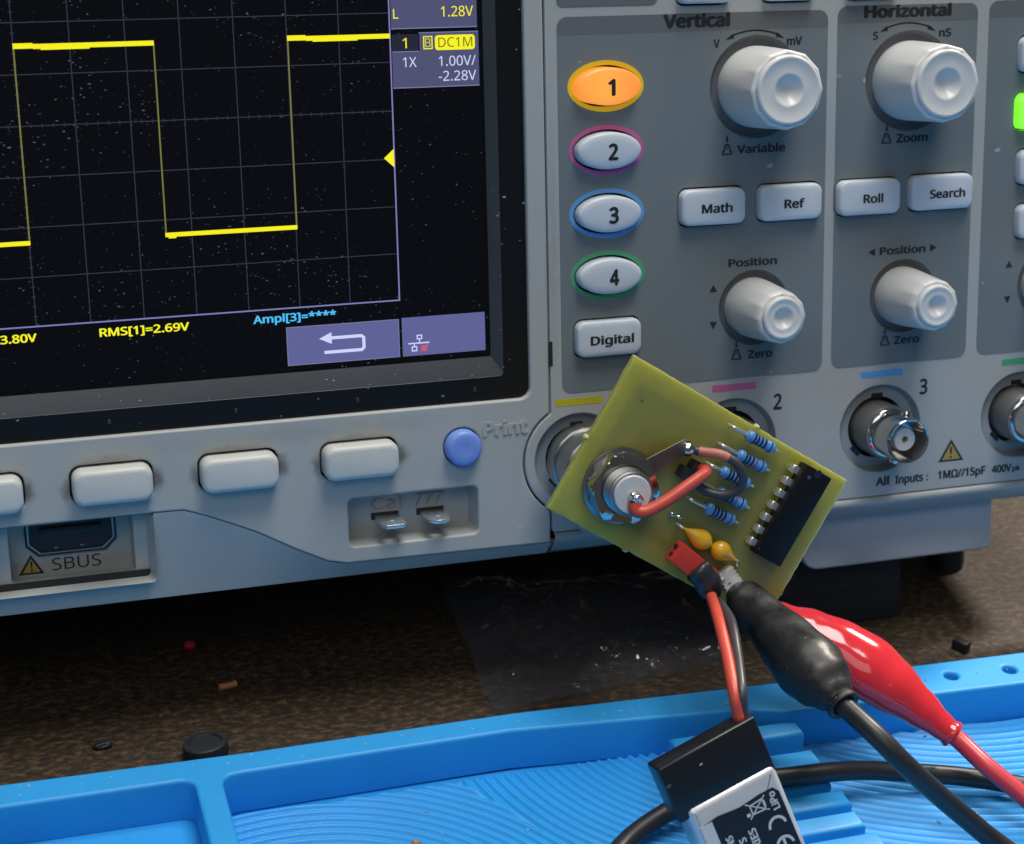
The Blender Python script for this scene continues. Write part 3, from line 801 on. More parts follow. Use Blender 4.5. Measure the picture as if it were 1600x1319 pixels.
# --- input connectors
def bnc(x, y):
    j = well('input_connector', ell(x, y, 9.35), -0.05, -1.9, 'bnc_well', sc, 0.7, False)
    # floor of the well with the keyed hole
    plate('connector_floor', ell(x, y, 9.3), [ell(x, y, 6.6, n=40)], -2.2, -1.85, 'bnc_well', j)
    plate('connector_gap', ell(x, y, 7.2), [], -6.0, -5.6, 'ink', j)
    for a in (90, 225): box('key_notch', (x + 6.75 * math.cos(math.radians(a)), y + 6.75 * math.sin(math.radians(a)), -1.83), (2.6, 1.1, 0.1), 'ink', j, rot=Matrix.Rotation(math.radians(a - 90), 4, 'Z'))
    lathe('connector_base', [(5.7, -5.6), (5.7, 3.4), (5.4, 3.9), (4.6, 3.9)], 'bnc_base', j, (x, y, 0), 48)
    lathe('connector_shell', [(4.7, 3.6), (5.25, 3.7), (5.45, 4.0), (5.45, 4.5), (5.2, 4.8), (4.75, 5.0), (4.7, 5.6), (4.75, 11.2), (4.65, 11.8), (4.45, 12.0), (4.2, 11.9), (4.1, 11.4), (4.1, 4.0), (2.4, 4.0)], 'chrome', j, (x, y, 0), 56, 50, cap1=False)
    for a in (75, 255): lathe('bayonet_lug', [(0.95, 0), (0.95, 0.8), (0.8, 1.0), (0.05, 1.0)], 'chrome', j, (x + 4.5 * math.cos(math.radians(a)), y + 4.5 * math.sin(math.radians(a)), 8.3), 16, M3=Matrix.Rotation(math.radians(a), 3, 'Z') @ Matrix.Rotation(math.radians(90), 3, 'Y'))
    lathe('connector_insulator', [(2.45, 3.9), (2.45, 10.0), (2.3, 10.3), (0.75, 10.3), (0.7, 9.6)], 'teflon', j, (x, y, 0), 32)
    lathe('connector_contact', [(0.72, 8.5), (0.72, 10.15), (0.55, 10.2), (0.3, 10.2), (0.28, 9.5), (0.02, 9.5)], 'gold', j, (x, y, 0), 16)
for x in BX: bnc(x, BY)
for i, (x, m_) in enumerate(zip(BX, ('c_yellow', 'c_pink', 'c_blue', 'c_green'))):
    plate('channel_bar', rrect(x - 4.9, x + 4.9, -23.0, -21.6, 0.25, 3), [], -0.05, 0.05, m_, sc)
text(IN, '2', 77.1, 79.0, -27.75, 0.02, 'ink', sc, 0.016, 3.1)
text(IN, '3', 110.75, 112.65, -27.45, 0.02, 'ink', sc, 0.016, 3.1)
wt = poly('warning_triangle', [[(115.8, -42.85), (121.9, -42.85), (118.75, -38.0)]], 0.01, 'ink', sc)
poly('triangle_fill', [[(116.65, -42.45), (121.05, -42.45), (118.77, -38.9)]], 0.035, 'warn', wt)
poly('exclamation', [[(118.5, -39.7), (118.62, -41.3), (118.92, -41.3), (119.04, -39.7)], ell(118.77, -41.9, 0.27, n=12)], 0.06, 'ink', wt)
for s_, a, b, cap in (('All', 101.0, 104.2, 1.75), ('Inputs', 105.6, 112.3, 1.7), (':', 113.1, 113.5, 1.5), ('1M\u03a9//15pF', 115.8, 127.4, 1.7), ('400V', 128.9, 133.8, 1.6), ('pk', 134.0, 136.0, 1.1)):
    text(IN, s_, a, b, -46.5, 0.02, 'ink', sc, 0.02, cap)

# --- lip under the control panel, seam slot, lower case, feet, body
def lip():
    prof = [(-48.9, -1.2), (-48.95, -0.1), (-49.25, 0.35), (-49.9, 0.45), (-50.6, 0.2), (-51.2, -0.6), (-53.4, -2.6), (-53.6, -6.0)]
    rows = []
    for y, z in prof: rows.append([(29.3, y, z), (163, y, z)])
    V, F = ring_mesh(rows, False)
    return raw('panel_lip', V, F, 'housing', sc, 50)
lip()
plate('connector_lobe', [(42.5 + 11.5 * math.cos(math.radians(a)), -40.3 + 11.5 * math.sin(math.radians(a))) for a in range(200, 345, 5)], [], -3.0, 0.75, 'housing', sc, 0.5)
box('seam_slot', (29.2, -12.3, 0.0), (0.75, 4.9, 0.12), 'ink', sc)
def undercase():
    o = [q for q in rrect(87.0, 137.0, -65.6, -50, 4.0, 6)]
    return plate('lower_case', [(min(q[0], 133.0), max(q[1], -65.6)) for q in o if q[0] < 133 or q[1] < -65 or q[1] > -51], [], -40, -5.6, 'housing_low', sc, 0.5)
undercase()
box('rear_body', (7.5, 20, -71.5), (308, 138, 119), 'housing_low', sc, 3.0)
box('fold_out_foot', (101.0, -74.9, -20.0), (30.5, 15.0, 10.0), 'foot', sc, 0.5)
box('foot_pad', (101.0, -74.9 + 0.0, -14.9), (30.0, 0.35, 0.3), 'ink', sc)
box('fold_out_foot', (-120.0, -70, -20.0), (30.5, 22.0, 10.0), 'foot', sc, 0.5)
lathe('rubber_foot', [(4.4, 0), (4.4, 8), (3.9, 10.5), (0.1, 10.8)], 'foot', sc, (138.8, -70, -34), 24, M3=Matrix.Rotation(math.radians(90), 3, 'X'))
for fx in (-120, 138): lathe('rubber_foot', [(6, 0), (6, 6.5), (5.4, 8), (0.1, 8)], 'foot', sc, (fx, -51, -112), 24, M3=Matrix.Rotation(math.radians(90), 3, 'X'))

# ------------------------------------------------------------------ silicone mat
mt = thing('silicone_mat', 'bright blue silicone work mat with raised rim, compartments and curved ridges', 'work mat')
outer = [(-260, -31.2), (-81, -31.5), (-35, -32.3), (15, -31.8), (68, -34.2), (126, -36.0), (260, -40), (260, -300), (-260, -300)]
hl = rrect(-250, -47.6, -150, -38.3, 2.5)
main_top = [(-42.6, -150), (-42.6, -41.2), (-42.2, -39.6), (-41.0, -38.7), (-39, -38.4), (13, -37.6), (57.5, -41.6), (60.5, -42.2), (66.5, -44.3), (69.5, -44.6), (91, -45.5), (250, -52), (250, -150)]
plate('mat_rim', outer, [hl, main_top, ell(106.0, -40.6, 1.4, n=24), ell(119.1, -41.4, 1.4, n=24), ell(132.2, -42.2, 1.4, n=24)], 0.8, 10.0, 'silicone', mt, 0.7, 3)
raw('mat_base', [(-259, -299, 0.05), (259, -299, 0.05), (259, -42, 0.05), (-259, -33, 0.05), (-259, -299, 0.7), (259, -299, 0.7), (259, -42, 0.7), (-259, -33, 0.7)],
    [(3, 2, 1, 0), (4, 5, 6, 7), (0, 1, 5, 4), (1, 2, 6, 5), (2, 3, 7, 6), (3, 0, 4, 7)], 'silicone', mt, smooth=False)
def ripple_floor():
    xs_ = np.arange(-43.5, 150, 0.26); ys_ = np.arange(-118, -37, 0.26)
    Xg, Yg = np.meshgrid(xs_, ys_)
    A = np.array((-33.0, -88.0)); B_ = np.array((64.0, -28.0)); Cc = np.array((118.0, 5.0))
    lam = 2.0
    dA = np.hypot(Xg - A[0], Yg - A[1]); dB = np.hypot(Xg - B_[0], Yg - B_[1]); dC = np.hypot((Xg - Cc[0]) * 1.0, Yg - Cc[1])
    LAB = np.hypot(*(B_ - A))
    phase = np.where(dA < dB * 0.95, dA, LAB - dB)
    phase = np.where(Xg > 66, dC, phase)
    # ridges: rounded tops, narrow grooves, sawtooth-like as pressed in the mat
    s_ = np.sin(2 * np.pi * phase / lam)
    Z = 1.3 + 0.42 * s_ + 0.15 * np.sin(4 * np.pi * phase / lam + 0.6)
    edge_ = np.clip((-38.5 - Yg) / 1.2, 0, 1)
    Z = np.where(edge_ < 1, 1.1 * edge_ + 0.6 * (1 - edge_), Z)
    ny, nx = Xg.shape
    V = np.stack([Xg, Yg, Z], -1).reshape(-1, 3) * S
    idx = np.arange(ny * nx).reshape(ny, nx)
    F = np.stack([idx[:-1, :-1], idx[:-1, 1:], idx[1:, 1:], idx[1:, :-1]], -1).reshape(-1, 4)
    me = bpy.data.meshes.new('ridged_floor')
    me.vertices.add(len(V)); me.vertices.foreach_set('co', V.ravel())
    me.loops.add(F.size); me.loops.foreach_set('vertex_index', F.ravel())
    me.polygons.add(len(F)); me.polygons.foreach_set('loop_start', np.arange(len(F)) * 4); me.polygons.foreach_set('loop_total', np.full(len(F), 4))
    me.update(calc_edges=True); me.validate()
    finish(me, 'silicone', 180)
    return link('ridged_floor', me, mt)
ripple_floor()
raw('compartment_floor', [(-255, -155, 1.2), (-45, -155, 1.2), (-45, -36, 1.2), (-255, -36, 1.2)], [(0, 1, 2, 3)], 'silicone', mt)
# stepped tool rest: a row of rounded bars
box('tool_rest_base', (56.2, -70, 1.6), (26.4, 54, 1.9), 'silicone', mt, 0.6)
for i in range(8):
    y = -46.4 - 6.6 * i
    h = 6.8 if i == 0 else 4.3
    ex = [0.0, 0.8, -0.4, 0.6, 0.0, 1.0, 0.1, 0.5][i]
    bm = box_bm((56.2 + ex / 2, y, 0.9 + h / 2), (26.6 + ex, 4.6, h), 0)
    tp = [e for e in bm.edges if e.verts[0].co.z > 2 and e.verts[1].co.z > 2]
    bmesh.ops.bevel(bm, geom=tp, offset=1.0, segments=4, profile=0.5, affect='EDGES')
    from_bm('tool_rest_bar', bm, 'silicone', mt, 50)

# ------------------------------------------------------------------ circuit board (local frame: x along the long edge, y up, z out of the board)
BOARD = SCOPE @ Matrix.Translation((37.34 * S, -8.67 * S, 25 * S)) @ Matrix.Rotation(math.radians(-32.83), 4, 'Z')
pc = thing('circuit_board', 'tilted yellow-green circuit board with resistors and chip plugged onto the first input', 'circuit board', BOARD)
BW, BHt = 52.2, 32.4
def board():
    bm = bmesh.new()
    rnd = random.Random(3)
    pts = []
    def e(a, b, n):
        for k in range(n):
            t = k / n
            jx, jy = rnd.uniform(-.08, .08), rnd.uniform(-.08, .08)
            pts.append((a[0] + (b[0] - a[0]) * t + (jx if 0 < k else 0), a[1] + (b[1] - a[1]) * t + (jy if 0 < k else 0)))
    e((0, 0), (0, -BHt), 30); e((0, -BHt), (BW, -BHt), 46); e((BW, -BHt), (BW, 0), 30); e((BW, 0), (0, 0), 46)
    return pts
bp_ = board()
plate('laminate', bp_, [ell(10.3, -22.3, 4.9), ell(5.8, -6.7, 0.3, n=12)], -1.6, 0, 'board', pc, 0.06, 1)
X['copper_layer'] = mat('etched_copper', (0.10, 0.055, 0.03), 0.5, 0.6)
plate('copper_layer', rrect(3.6, BW - 3.6, -BHt + 3.6, -3.6, 1.0), [ell(10.3, -22.3, 4.9)], -1.68, -1.63, 'copper_layer', pc)
for x, y in ((29.5, 0.05), (0.0, -17.5), (52.2, -25.5), (18.5, -32.4)):      # snapped-off burrs
    lathe('edge_burr', [(0.55, -1.5), (0.5, -0.5), (0.25, -0.05), (0.05, 0.0)], 'board_edge', pc, (x, y, 0), 7)
# socket bolted through the board
J = (10.3, -22.3)
jk = lathe('board_connector', [(7.3, 0.02), (7.3, 0.35), (6.9, 0.5), (4.6, 0.5)], 'dull_metal', pc, (*J, 0), 48)
def toothed(r, z, t, i): return r * (1 + (0.03 if int(t / (2 * math.pi) * 24) % 2 else -0.02)) if r > 5.5 else r
lathe('lock_washer', [(6.5, 0.5), (6.5, 1.1), (4.6, 1.1)], 'dull_metal', jk, (*J, 0), 96, 20, mod=toothed)
hexn = [(6.9 * math.cos(math.radians(60 * k + 22)), 6.9 * math.sin(math.radians(60 * k + 22))) for k in range(6)]
def hexmod(r, z, t, i):
    u = ((t - math.radians(22)) % (math.pi / 3)) - math.pi / 6
    hx = 6.15 / math.cos(u)
    return min(r, hx) if r > 4.9 else r
lathe('hex_nut', [(4.5, 1.1), (7.2, 1.1), (7.2, 3.2), (6.75, 3.5), (6.3, 3.6), (4.75, 3.6), (4.6, 3.3)], 'chrome', jk, (*J, 0), 120, 16, mod=hexmod)
thr = [(4.45, 1.0)]
for k in range(9): thr += [(4.45, 3.3 + k * 0.28), (4.2, 3.44 + k * 0.28)]
thr += [(4.3, 5.9), (4.25, 6.3), (3.95, 6.5), (3.6, 6.5)]
lathe('threaded_barrel', thr, 'dull_metal', jk, (*J, 0), 48, 20, cap1=False)
lathe('barrel_insulator', [(3.62, 4.0), (3.62, 6.9), (3.45, 7.1), (0.9, 7.1)], 'teflon', jk, (*J, 0), 40)
lathe('centre_pin', [(1.0, 6.9), (1.15, 7.3), (0.9, 8.0), (0.55, 8.6), (0.35, 9.1), (0.02, 9.2)], 'solder', jk, (J[0] + 0.15, J[1] - 0.1, 0), 14, 60)
lathe('coupling_shell', [(4.6, -1.6), (7.0, -1.7), (7.0, -4.0), (5.6, -4.4), (5.6, -9.0), (6.3, -9.4), (7.2, -10.0), (7.2, -13.5), (6.9, -13.7), (6.9, -17), (7.2, -17.2), (7.2, -21.0), (7.0, -21.5), (6.1, -21.6), (6.0, -12)], 'dull_metal', jk, (*J, 0), 64, 30, cap1=False,
      mod=lambda r, z, t, i: r * (1 + (0.012 if int(t / (2 * math.pi) * 32) % 2 else 0)) if r > 7.1 else r)
# ground lug of the connector
lug = plate('ground_lug', [(4.4, -24), (4.6, -20), (7.4, -17), (11.0, -16.2), (16.2, -9.0), (17.2, -8.5), (18.4, -8.9), (18.9, -10.0), (18.5, -11.0), (14.2, -17.0), (16.0, -20.5), (16.2, -24), (14, -27), (6.5, -27)], [ell(10.3, -22.3, 4.6, n=32)], 0.52, 0.95, 'lug', pc, 0.08)
lug.matrix_local = Matrix.Translation((0, 0, 0.0006)) @ Matrix.Rotation(math.radians(-1.5), 4, 'X')
def blob(name, c, r, material, parent, seed=1, sq=(1, 1, 1), n=3, amp=0.18):
    bm = bmesh.new(); bmesh.ops.create_icosphere(bm, subdivisions=n, radius=1)
    for v in bm.verts:
        f = 1 + amp * noise.noise(v.co * 1.6 + Vector((seed * 7.1, 0, 0)))
        v.co = Vector((v.co.x * r * f * sq[0] + c[0], v.co.y * r * f * sq[1] + c[1], v.co.z * r * f * sq[2] + c[2]))
    return from_bm(name, bm, material, parent, 180)
blob('solder_joint', (17.7, -10.0, 2.1), 1.45, 'solder', pc, 2)
blob('solder_joint', (J[0] + 0.5, J[1] - 0.3, 7.9), 1.2, 'solder', pc, 8, (1.1, 0.9, 0.9), 3, 0.5)
# header, wires
for dx, dy in ((0, 0), (1.3, 2.2)):
    box('pin_header', (19.9 + dx, -14.2 + dy * 0.9, 1.5), (2.3, 2.3, 3.0), 'black_plastic', pc, 0.35)
tube('red_lead', [(10.9, -23.3, 7.9), (11.8, -24.5, 8.2), (13.6, -23.6, 8.6), (16.0, -20.2, 8.6), (18.6, -15.8, 8.0), (20.6, -12.9, 7.0), (22.0, -12.0, 4.6), (22.1, -12.0, 2.6)], 1.18, 'red_wire', pc, 14)
tube('black_lead', [(18.9, -9.6, 2.7), (20.0, -9.2, 3.4), (22.5, -8.0, 4.9), (25.8, -7.9, 6.2), (28.3, -9.4, 6.6), (29.2, -11.8, 6.0), (27.9, -14.0, 4.9), (25.0, -15.2, 3.4), (22.6, -14.9, 2.4)], 0.86, 'grey_wire', pc, 14)
tube('red_sleeve', [(19.5, -9.4, 3.1), (20.2, -9.1, 3.5), (22.5, -8.0, 4.92), (24.2, -7.8, 5.65)], 0.95, 'faded_red', pc, 14)
blob('solder_joint', (22.0, -15.0, 1.0), 1.0, 'solder', pc, 5)
blob('solder_joint', (23.2, -14.3, 0.9), 0.7, 'solder', pc, 6)
# resistors
RES = [(-2.2, 26.7, 33.8, 0), (-6.2, 27.3, 34.0, 0), (-10.5, 26.0, 32.8, 0), (-14.2, 27.5, 34.4, 0), (-17.9, 27.3, 33.8, 0)]
prof_r = [(0.3, 0), (0.85, 0.08), (1.14, 0.45), (1.18, 1.0), (1.08, 1.55), (0.98, 2.0), (0.97, 4.6), (1.08, 5.05), (1.18, 5.6), (1.14, 6.15), (0.85, 6.5), (0.3, 6.6)]
M_X = Matrix.Rotation(math.radians(90), 3, 'Y')
r0 = None
for i, (y, xa, xb, _) in enumerate(RES):
    z = 1.95
    xc = (xa + xb) / 2
    parts = []
    rr_ = lathe('resistor', prof_r, 'res_blue', pc, (0, 0, 0), 20, 50, cap0=True, M3=Matrix.Translation((0, 0, 0)).to_3x3() @ M_X)
    rr_.matrix_local = Matrix.Translation(((xc - 3.3) * S, y * S, z * S)) @ Matrix.Rotation(math.radians(2.5 + random.uniform(-1.5, 1.5)), 4, 'Z')
    for bx, w_, r_, m_ in ((1.35, .42, 1.135, 'band_dark'), (2.1, .5, 0.985, 'band_dark'), (2.95, .5, 0.985, 'band_dark'), (3.8, .5, 0.985, 'band_violet' if i % 2 else 'band_dark'), (5.25, .6, 1.135, 'band_dark')):
        lathe('band', [(r_ - .05, bx), (r_ + .03, bx + .05), (r_ + .03, bx + w_ - .05), (r_ - .05, bx + w_)], m_, rr_, (0, 0, 0), 20, cap1=False, M3=M_X)
    la = xc - 3.3 - 24.0 + 0.3
    tube('lead', [(0.2, 0, 0), (-la + 0.6, 0, 0.1), (-la, 0, -0.4), (-la, 0, -2.0)], 0.38, 'tin', rr_, 8, 6)
    tube('lead', [(6.4, 0, 0), (7.4, 0, -0.1), (8.0, 0, -0.6), (8.05, 0, -2.0)], 0.3, 'tin', rr_, 8, 6)
# chip
ch = box('chip', (43.6, -11.1, 2.2), (6.3, 19.6, 3.0), 'chip', pc, 0.25, 2)
lathe('chip_notch', [(0.85, 3.66), (0.8, 3.71), (0.1, 3.71)], 'black_plastic', ch, (43.6, -1.9, 0), 20)
lathe('chip_dot', [(0.4, 3.66), (0.38, 3.71), (0.05, 3.71)], 'dull_metal', ch, (42.2, -3.3, 0), 14)
def pin_mesh(sd):
    bm = bmesh.new()
    box_bm((sd * 0.7, 0, 1.95), (1.4, 1.5, 0.3), 0.06, 1, None, bm)
    box_bm((sd * 1.3, 0, 1.2), (0.3, 1.5, 1.7), 0.06, 1, None, bm)
    box_bm((sd * 1.3, 0, 0.0), (0.3, 0.6, 1.4), 0.0, 1, None, bm)
    return bm
pins = {}
for sd, px in ((-1, 40.5), (1, 46.7)):
    for k in range(7):
        if sd not in pins:
            pins[sd] = from_bm('pin', pin_mesh(sd), 'tin', ch); o = pins[sd]
        else: o = link('pin', pins[sd].data, ch)
        o.location = ((px - (0.75 if sd > 0 else 0)) * S, (-3.3 - 2.66 * k) * S, 0)
# two drop-shaped capacitors
def drop(y, x0, x1, flip, tilt):
    L_ = x1 - x0
    prof = []
    for k in range(19):
        u = k / 18
        r = 1.85 * (math.sin(math.pi * u ** 1.7) ** 0.78 if u < 1 else 0) + 0.1
        prof.append((r, u * L_ if not flip else L_ - u * L_))
    if flip: prof = prof[::-1]
    o = lathe('capacitor', prof, 'cap', pc, (0, 0, 0), 24, 180, cap0=True, M3=M_X)
    o.matrix_local = Matrix.Translation((x0 * S, y * S, 1.75 * S)) @ Matrix.Rotation(math.radians(tilt), 4, 'Z') @ Matrix.Scale(0.9, 4, (0, 0, 1))
    lead_x = 0.2 if not flip else L_ - 0.2
    tube('lead', [(lead_x, 0, 0), (lead_x - 0.7 * (1 if not flip else -1), 0, -0.6), (lead_x - 0.9 * (1 if not flip else -1), 0, -1.9)], 0.25, 'tin', o, 8, 5)
drop(-23.4, 25.2, 32.5, False, -3)
drop(-23.6, 32.5, 39.0, True, -3)
for x, y in ((22.8, -22.2), (24.2, -22.0), (40.2, -24.6), (38.3, -27.6), (39.6, -27.5), (41.0, -27.4)):
    blob('solder_joint', (x, y, 0.35), 0.55, 'solder', pc, x, (1.2, 0.8, 1))
for k in range(3): tube('header_pin', [(37.2 + 1.4 * k, -28.3, 0), (37.2 + 1.4 * k, -28.3, 4.2)], 0.34, 'tin', pc, 6, 1)

# ------------------------------------------------------------------ battery pack with its plug
def bw(x, y, z):  # a point given in board coordinates, in world millimetres
    v = BOARD @ (Vector((x, y, z)) * S)
    return tuple(v / S)
n_ = Vector((0, -0.9272, 0.3746)); ux_ = Vector((0.9451, 0.1224, 0.3030)); ux_ = (ux_ - n_ * ux_.dot(n_)).normalized(); uy_ = n_.cross(ux_)
BAT = Matrix(((ux_.x, uy_.x, n_.x, 0.02407), (ux_.y, uy_.y, n_.y, -0.08199), (ux_.z, uy_.z, n_.z, 0.0300), (0, 0, 0, 1)))
bt = thing('battery_pack', 'small silver battery with black tape top and printed label, wired to a red plug', 'battery', BAT)
BI = BAT.inverted()
def w2b(p): return tuple(BI @ (Vector(p) * S) / S)
box('tape_wrap', (9.6, -5.2, -3.3), (19.4, 10.6, 5.2), 'bat_wrap', bt, 0.5, 3, Matrix.Rotation(math.radians(0.8), 4, 'Z'))
def cell():
    bm = box_bm((10.4, -20.4, -3.1), (17.8, 23.4, 5.8), 0)
    ve = [e for e in bm.edges if abs(e.verts[0].co.z - e.verts[1].co.z) > 1]
    bmesh.ops.bevel(bm, geom=ve, offset=1.2, segments=3, profile=0.5, affect='EDGES')
    tp = [e for e in bm.edges if e.verts[0].co.z > -1 and e.verts[1].co.z > -1]
    bmesh.ops.bevel(bm, geom=tp, offset=1.5, segments=4, profile=0.5, affect='EDGES')
    return from_bm('cell', bm, 'bat_foil', bt, 50)
cell()
lab = plate('label_sticker', [(2.6, -31.5), (18.3, -31.5), (18.1, -13.5), (17.2, -12.35), (14.5, -12.3), (10.5, -12.7), (6.2, -12.2), (2.9, -12.6)], [], -0.24, -0.12, 'bat_label', bt)
plate('label_stripe', rect(2.7, -31.4, 5.0, -12.55), [], -0.2, -0.09, 'bat_print', lab)
# print on the label runs up the battery
ic = []
def up(px, py): return (px, py)
cxi, cyi = 13.4, -14.2
ic += [line(cxi - 1.9, cyi - 1.4, cxi + 1.9, cyi + 1.4, .22), line(cxi - 1.9, cyi + 1.4, cxi + 1.9, cyi - 1.4, .22)]
ic += [line(cxi - 1.2, cyi - 0.8, cxi + 1.2, cyi - 1.0, .25), line(cxi - 1.2, cyi + 0.8, cxi + 1.2, cyi + 1.0, .25), line(cxi - 1.2, cyi - .8, cxi - 1.2, cyi + .8, .25), line(cxi + 1.3, cyi - 1.1, cxi + 1.3, cyi + 1.1, .25)]
ic += [rect(cxi - 2.3, cyi - 0.9, cxi - 1.6, cyi - 0.3), line(cxi + 1.5, cyi - 0.6, cxi + 1.5, cyi + 0.6, .22)]
poly('bin_symbol', ic, -0.12, 'bat_print', lab)
def btxt(s, x, y, length, cap):      # reads downwards along the battery
    text('label_lettering', s, 0, length, 0, 0, 'bat_print', lab, 0.016, cap, 0.02).matrix_local = Matrix.Translation((x * S, y * S, -0.11 * S)) @ Matrix.Rotation(math.radians(90), 4, 'Z')
btxt('LiPo', 17.2, -16.2, 3.3, 1.25)
btxt('RIES', 11.6, -20.7, 3.6, 1.35)
btxt('S', 9.4, -18.7, 0.95, 1.25)
btxt('NS', 7.3, -18.3, 2.0, 1.2)
poly('ce_mark', [arc_poly(15.6, -18.9, 1.55, 0, 180, 0.5, 14), arc_poly(15.6, -22.7, 1.55, 0, 180, 0.5, 14), rect(15.35, -22.7, 15.85, -21.2)], -0.12, 'bat_print', lab)
# plug on the board and leads down to the battery
def to_bat(o):
    o.data.transform(BI @ BOARD)
    return o
plug = to_bat(from_bm('plug', box_bm((30.2, -28.6, 3.0), (9.6, 4.3, 3.6), 0.35, 2, Matrix.Rotation(math.radians(-9), 4, 'Z')), 'red_plug', bt))
plug.data.update()
for k in range(2):
    to_bat(from_bm('plug_contact', box_bm((25.6, -27.0 - 1.7 * k, 2.9), (0.9, 0.9, 1.0), 0.1), 'ink', plug))
sh_path = [bw(30.6, -28.6, 4.0), bw(32.4, -29.3, 4.6), bw(34.4, -30.2, 4.7), bw(36.3, -31.3, 4.2)]
upz = BI.to_3x3() @ (BOARD.to_3x3() @ Vector((0, 0, 1)))
tube('heat_shrink_sleeve', [w2b(p) for p in sh_path], [1.7, 2.2, 2.45] + [2.55 + 0.12 * math.sin(k * 0.5) for k in range(25)] + [2.4, 2.1, 1.6], 'shrink', bt, 24, 10, 0.85, upz)
tube('red_lead', [w2b(p) for p in (bw(34.3, -30.0, 4.6), bw(35.4, -31.9, 6.3), (44.6, -56.3, 41.5), (42.1, -66.1, 40.5), (40.0, -74.6, 38.4))] + [(17.4, 1.2, -3.0), (17.2, -1.5, -3.3)], 1.08, 'red_wire', bt, 14)
tube('black_lead', [w2b(p) for p in (bw(36.4, -30.4, 4.2), bw(37.6, -32.2, 5.6), (46.9, -56.7, 40.8), (43.9, -66.8, 40.0), (41.2, -75.0, 38.6))] + [(18.5, 1.2, -3.2), (18.3, -1.5, -3.3)], 1.02, 'grey_wire', bt, 14)

# ------------------------------------------------------------------ crocodile clips
def jaws(parent, base, tip):
    base, tip = Vector(base), Vector(tip)
    d = (tip - base).normalized(); L_ = (tip - base).length
    u = BOARD.to_3x3() @ Vector((0, 0, 1)); u = (u - d * u.dot(d)).normalized(); s_ = d.cross(u)
    for sg in (1, -1):
        rows = []
        for k in range(17):
            t = k / 16
            p = base + d * (L_ * t)
            hgt = 2.0 * (1 - 0.5 * t)
            tooth = 0.55 if k % 2 else 0.0
            wd = 1.9 - 0.5 * t + (0.35 if k % 2 else 0)
            rows.append([tuple(p + s_ * wd + u * sg * (0.1 + tooth)), tuple(p + s_ * wd + u * sg * hgt), tuple(p - s_ * wd + u * sg * hgt), tuple(p - s_ * wd + u * sg * (0.1 + tooth))])
        V, F = ring_mesh(rows, True, True, True)
        raw('jaw', V, F, 'tin', parent, 25)

def boot(parent, pts, prof, material, flat, up_, mod=None):
    path = spline(pts, 10)
    L_ = len(path)
    rad = []
    for i in range(L_):
        u = i / (L_ - 1)
        for (a, ra), (b, rb) in zip(prof[:-1], prof[1:]):
            if a <= u <= b:
                t = (u - a) / (b - a); t = t * t * (3 - 2 * t)
                rad.append(ra + (rb - ra) * t); break
    V, F = ring_mesh(sweep(path, rad, 32, flat, up_, mod), True, True, False)
    # turned-in mouth at the cable end
    o = raw('boot', V, F, material, parent, 60)
    return o

def collar(parent, p, d, r, rin, material, ln=1.8):
    d = Vector(d).normalized()
    q = d.to_track_quat('Z', 'Y').to_matrix()
    return lathe('boot_collar', [(r * 0.9, -ln), (r, -ln * 0.5), (r * 1.08, 0.0), (r * 1.02, 0.35), (rin + 0.35, 0.35), (rin, 0.0), (rin, -ln)], material, parent, p, 32, 60, cap1=False, M3=q)

kb = thing('crocodile_clip', 'black rubber-booted crocodile clip with black lead, gripping the circuit board edge', 'clip')
wr = lambda u, a: 1 + 0.03 * math.sin(a * 3 + u * 18) * max(0, 0.55 - u) * 2 + 0.02 * math.sin(a * 5 - u * 25) * max(0, 0.5 - u) * 2
pb = [bw(40.9, -28.9, 3.4), (59.0, -46.5, 33.6), (60.6, -57.5, 32.4), (61.8, -66.0, 31.4), (63.2, -71.9, 30.0)]
boot(kb, pb, [(0, 2.6), (0.06, 3.9), (0.25, 4.7), (0.45, 5.9), (0.62, 6.7), (0.75, 5.9), (0.88, 4.1), (0.96, 3.05), (1.0, 2.85)], 'boot_black', 0.92, (0.2, -0.3, 1), wr)
db = Vector(pb[-1]) - Vector(pb[-2])
collar(kb, pb[-1], db, 3.0, 2.0, 'boot_black')
jaws(kb, bw(42.6, -29.8, 3.6), bw(37.0, -26.6, 2.2))
tube('cable', [(61.8, -66.0, 31.4), (63.2, -71.9, 30.0), (66.2, -79.4, 28.0), (70.6, -83.4, 23.6), (77.4, -84.9, 17.0), (83.4, -86.2, 11.5), (88.6, -87.8, 7.0), (94.5, -92.5, 3.8), (104, -102.0, 3.4), (125, -118, 3.4), (165, -125, 3.2)], 1.9, 'cable_black', kb, 18, 12)

kr = thing('crocodile_clip', 'glossy red vinyl-booted crocodile clip with red lead, behind the black clip', 'clip')
pr = [(60.5, -36.5, 31.5), (67.0, -41.5, 29.0), (76.2, -48.6, 24.8), (84.4, -56.2, 19.4), (92.3, -64.0, 13.6)]
boot(kr, pr, [(0, 1.6), (0.08, 2.0), (0.22, 3.0), (0.35, 4.7), (0.48, 5.9), (0.6, 6.5), (0.7, 5.8), (0.85, 4.0), (0.94, 2.9), (1.0, 2.5)], 'boot_red', 0.86, (0.1, -0.5, 1), lambda u, a: 1 + 0.05 * math.cos(2 * a) * (u < .7))
dr_ = Vector(pr[-1]) - Vector(pr[-2])
collar(kr, pr[-1], dr_, 2.6, 1.75, 'boot_red', 1.4)
tube('cable', [(84.4, -56.2, 19.4), (92.3, -64.0, 13.6), (95.6, -71.0, 11.0), (99.0, -75.4, 8.6), (103.6, -81.0, 5.6), (112, -89, 3.6), (135, -104, 3.2)], 1.75, 'cable_red', kr, 18, 12)

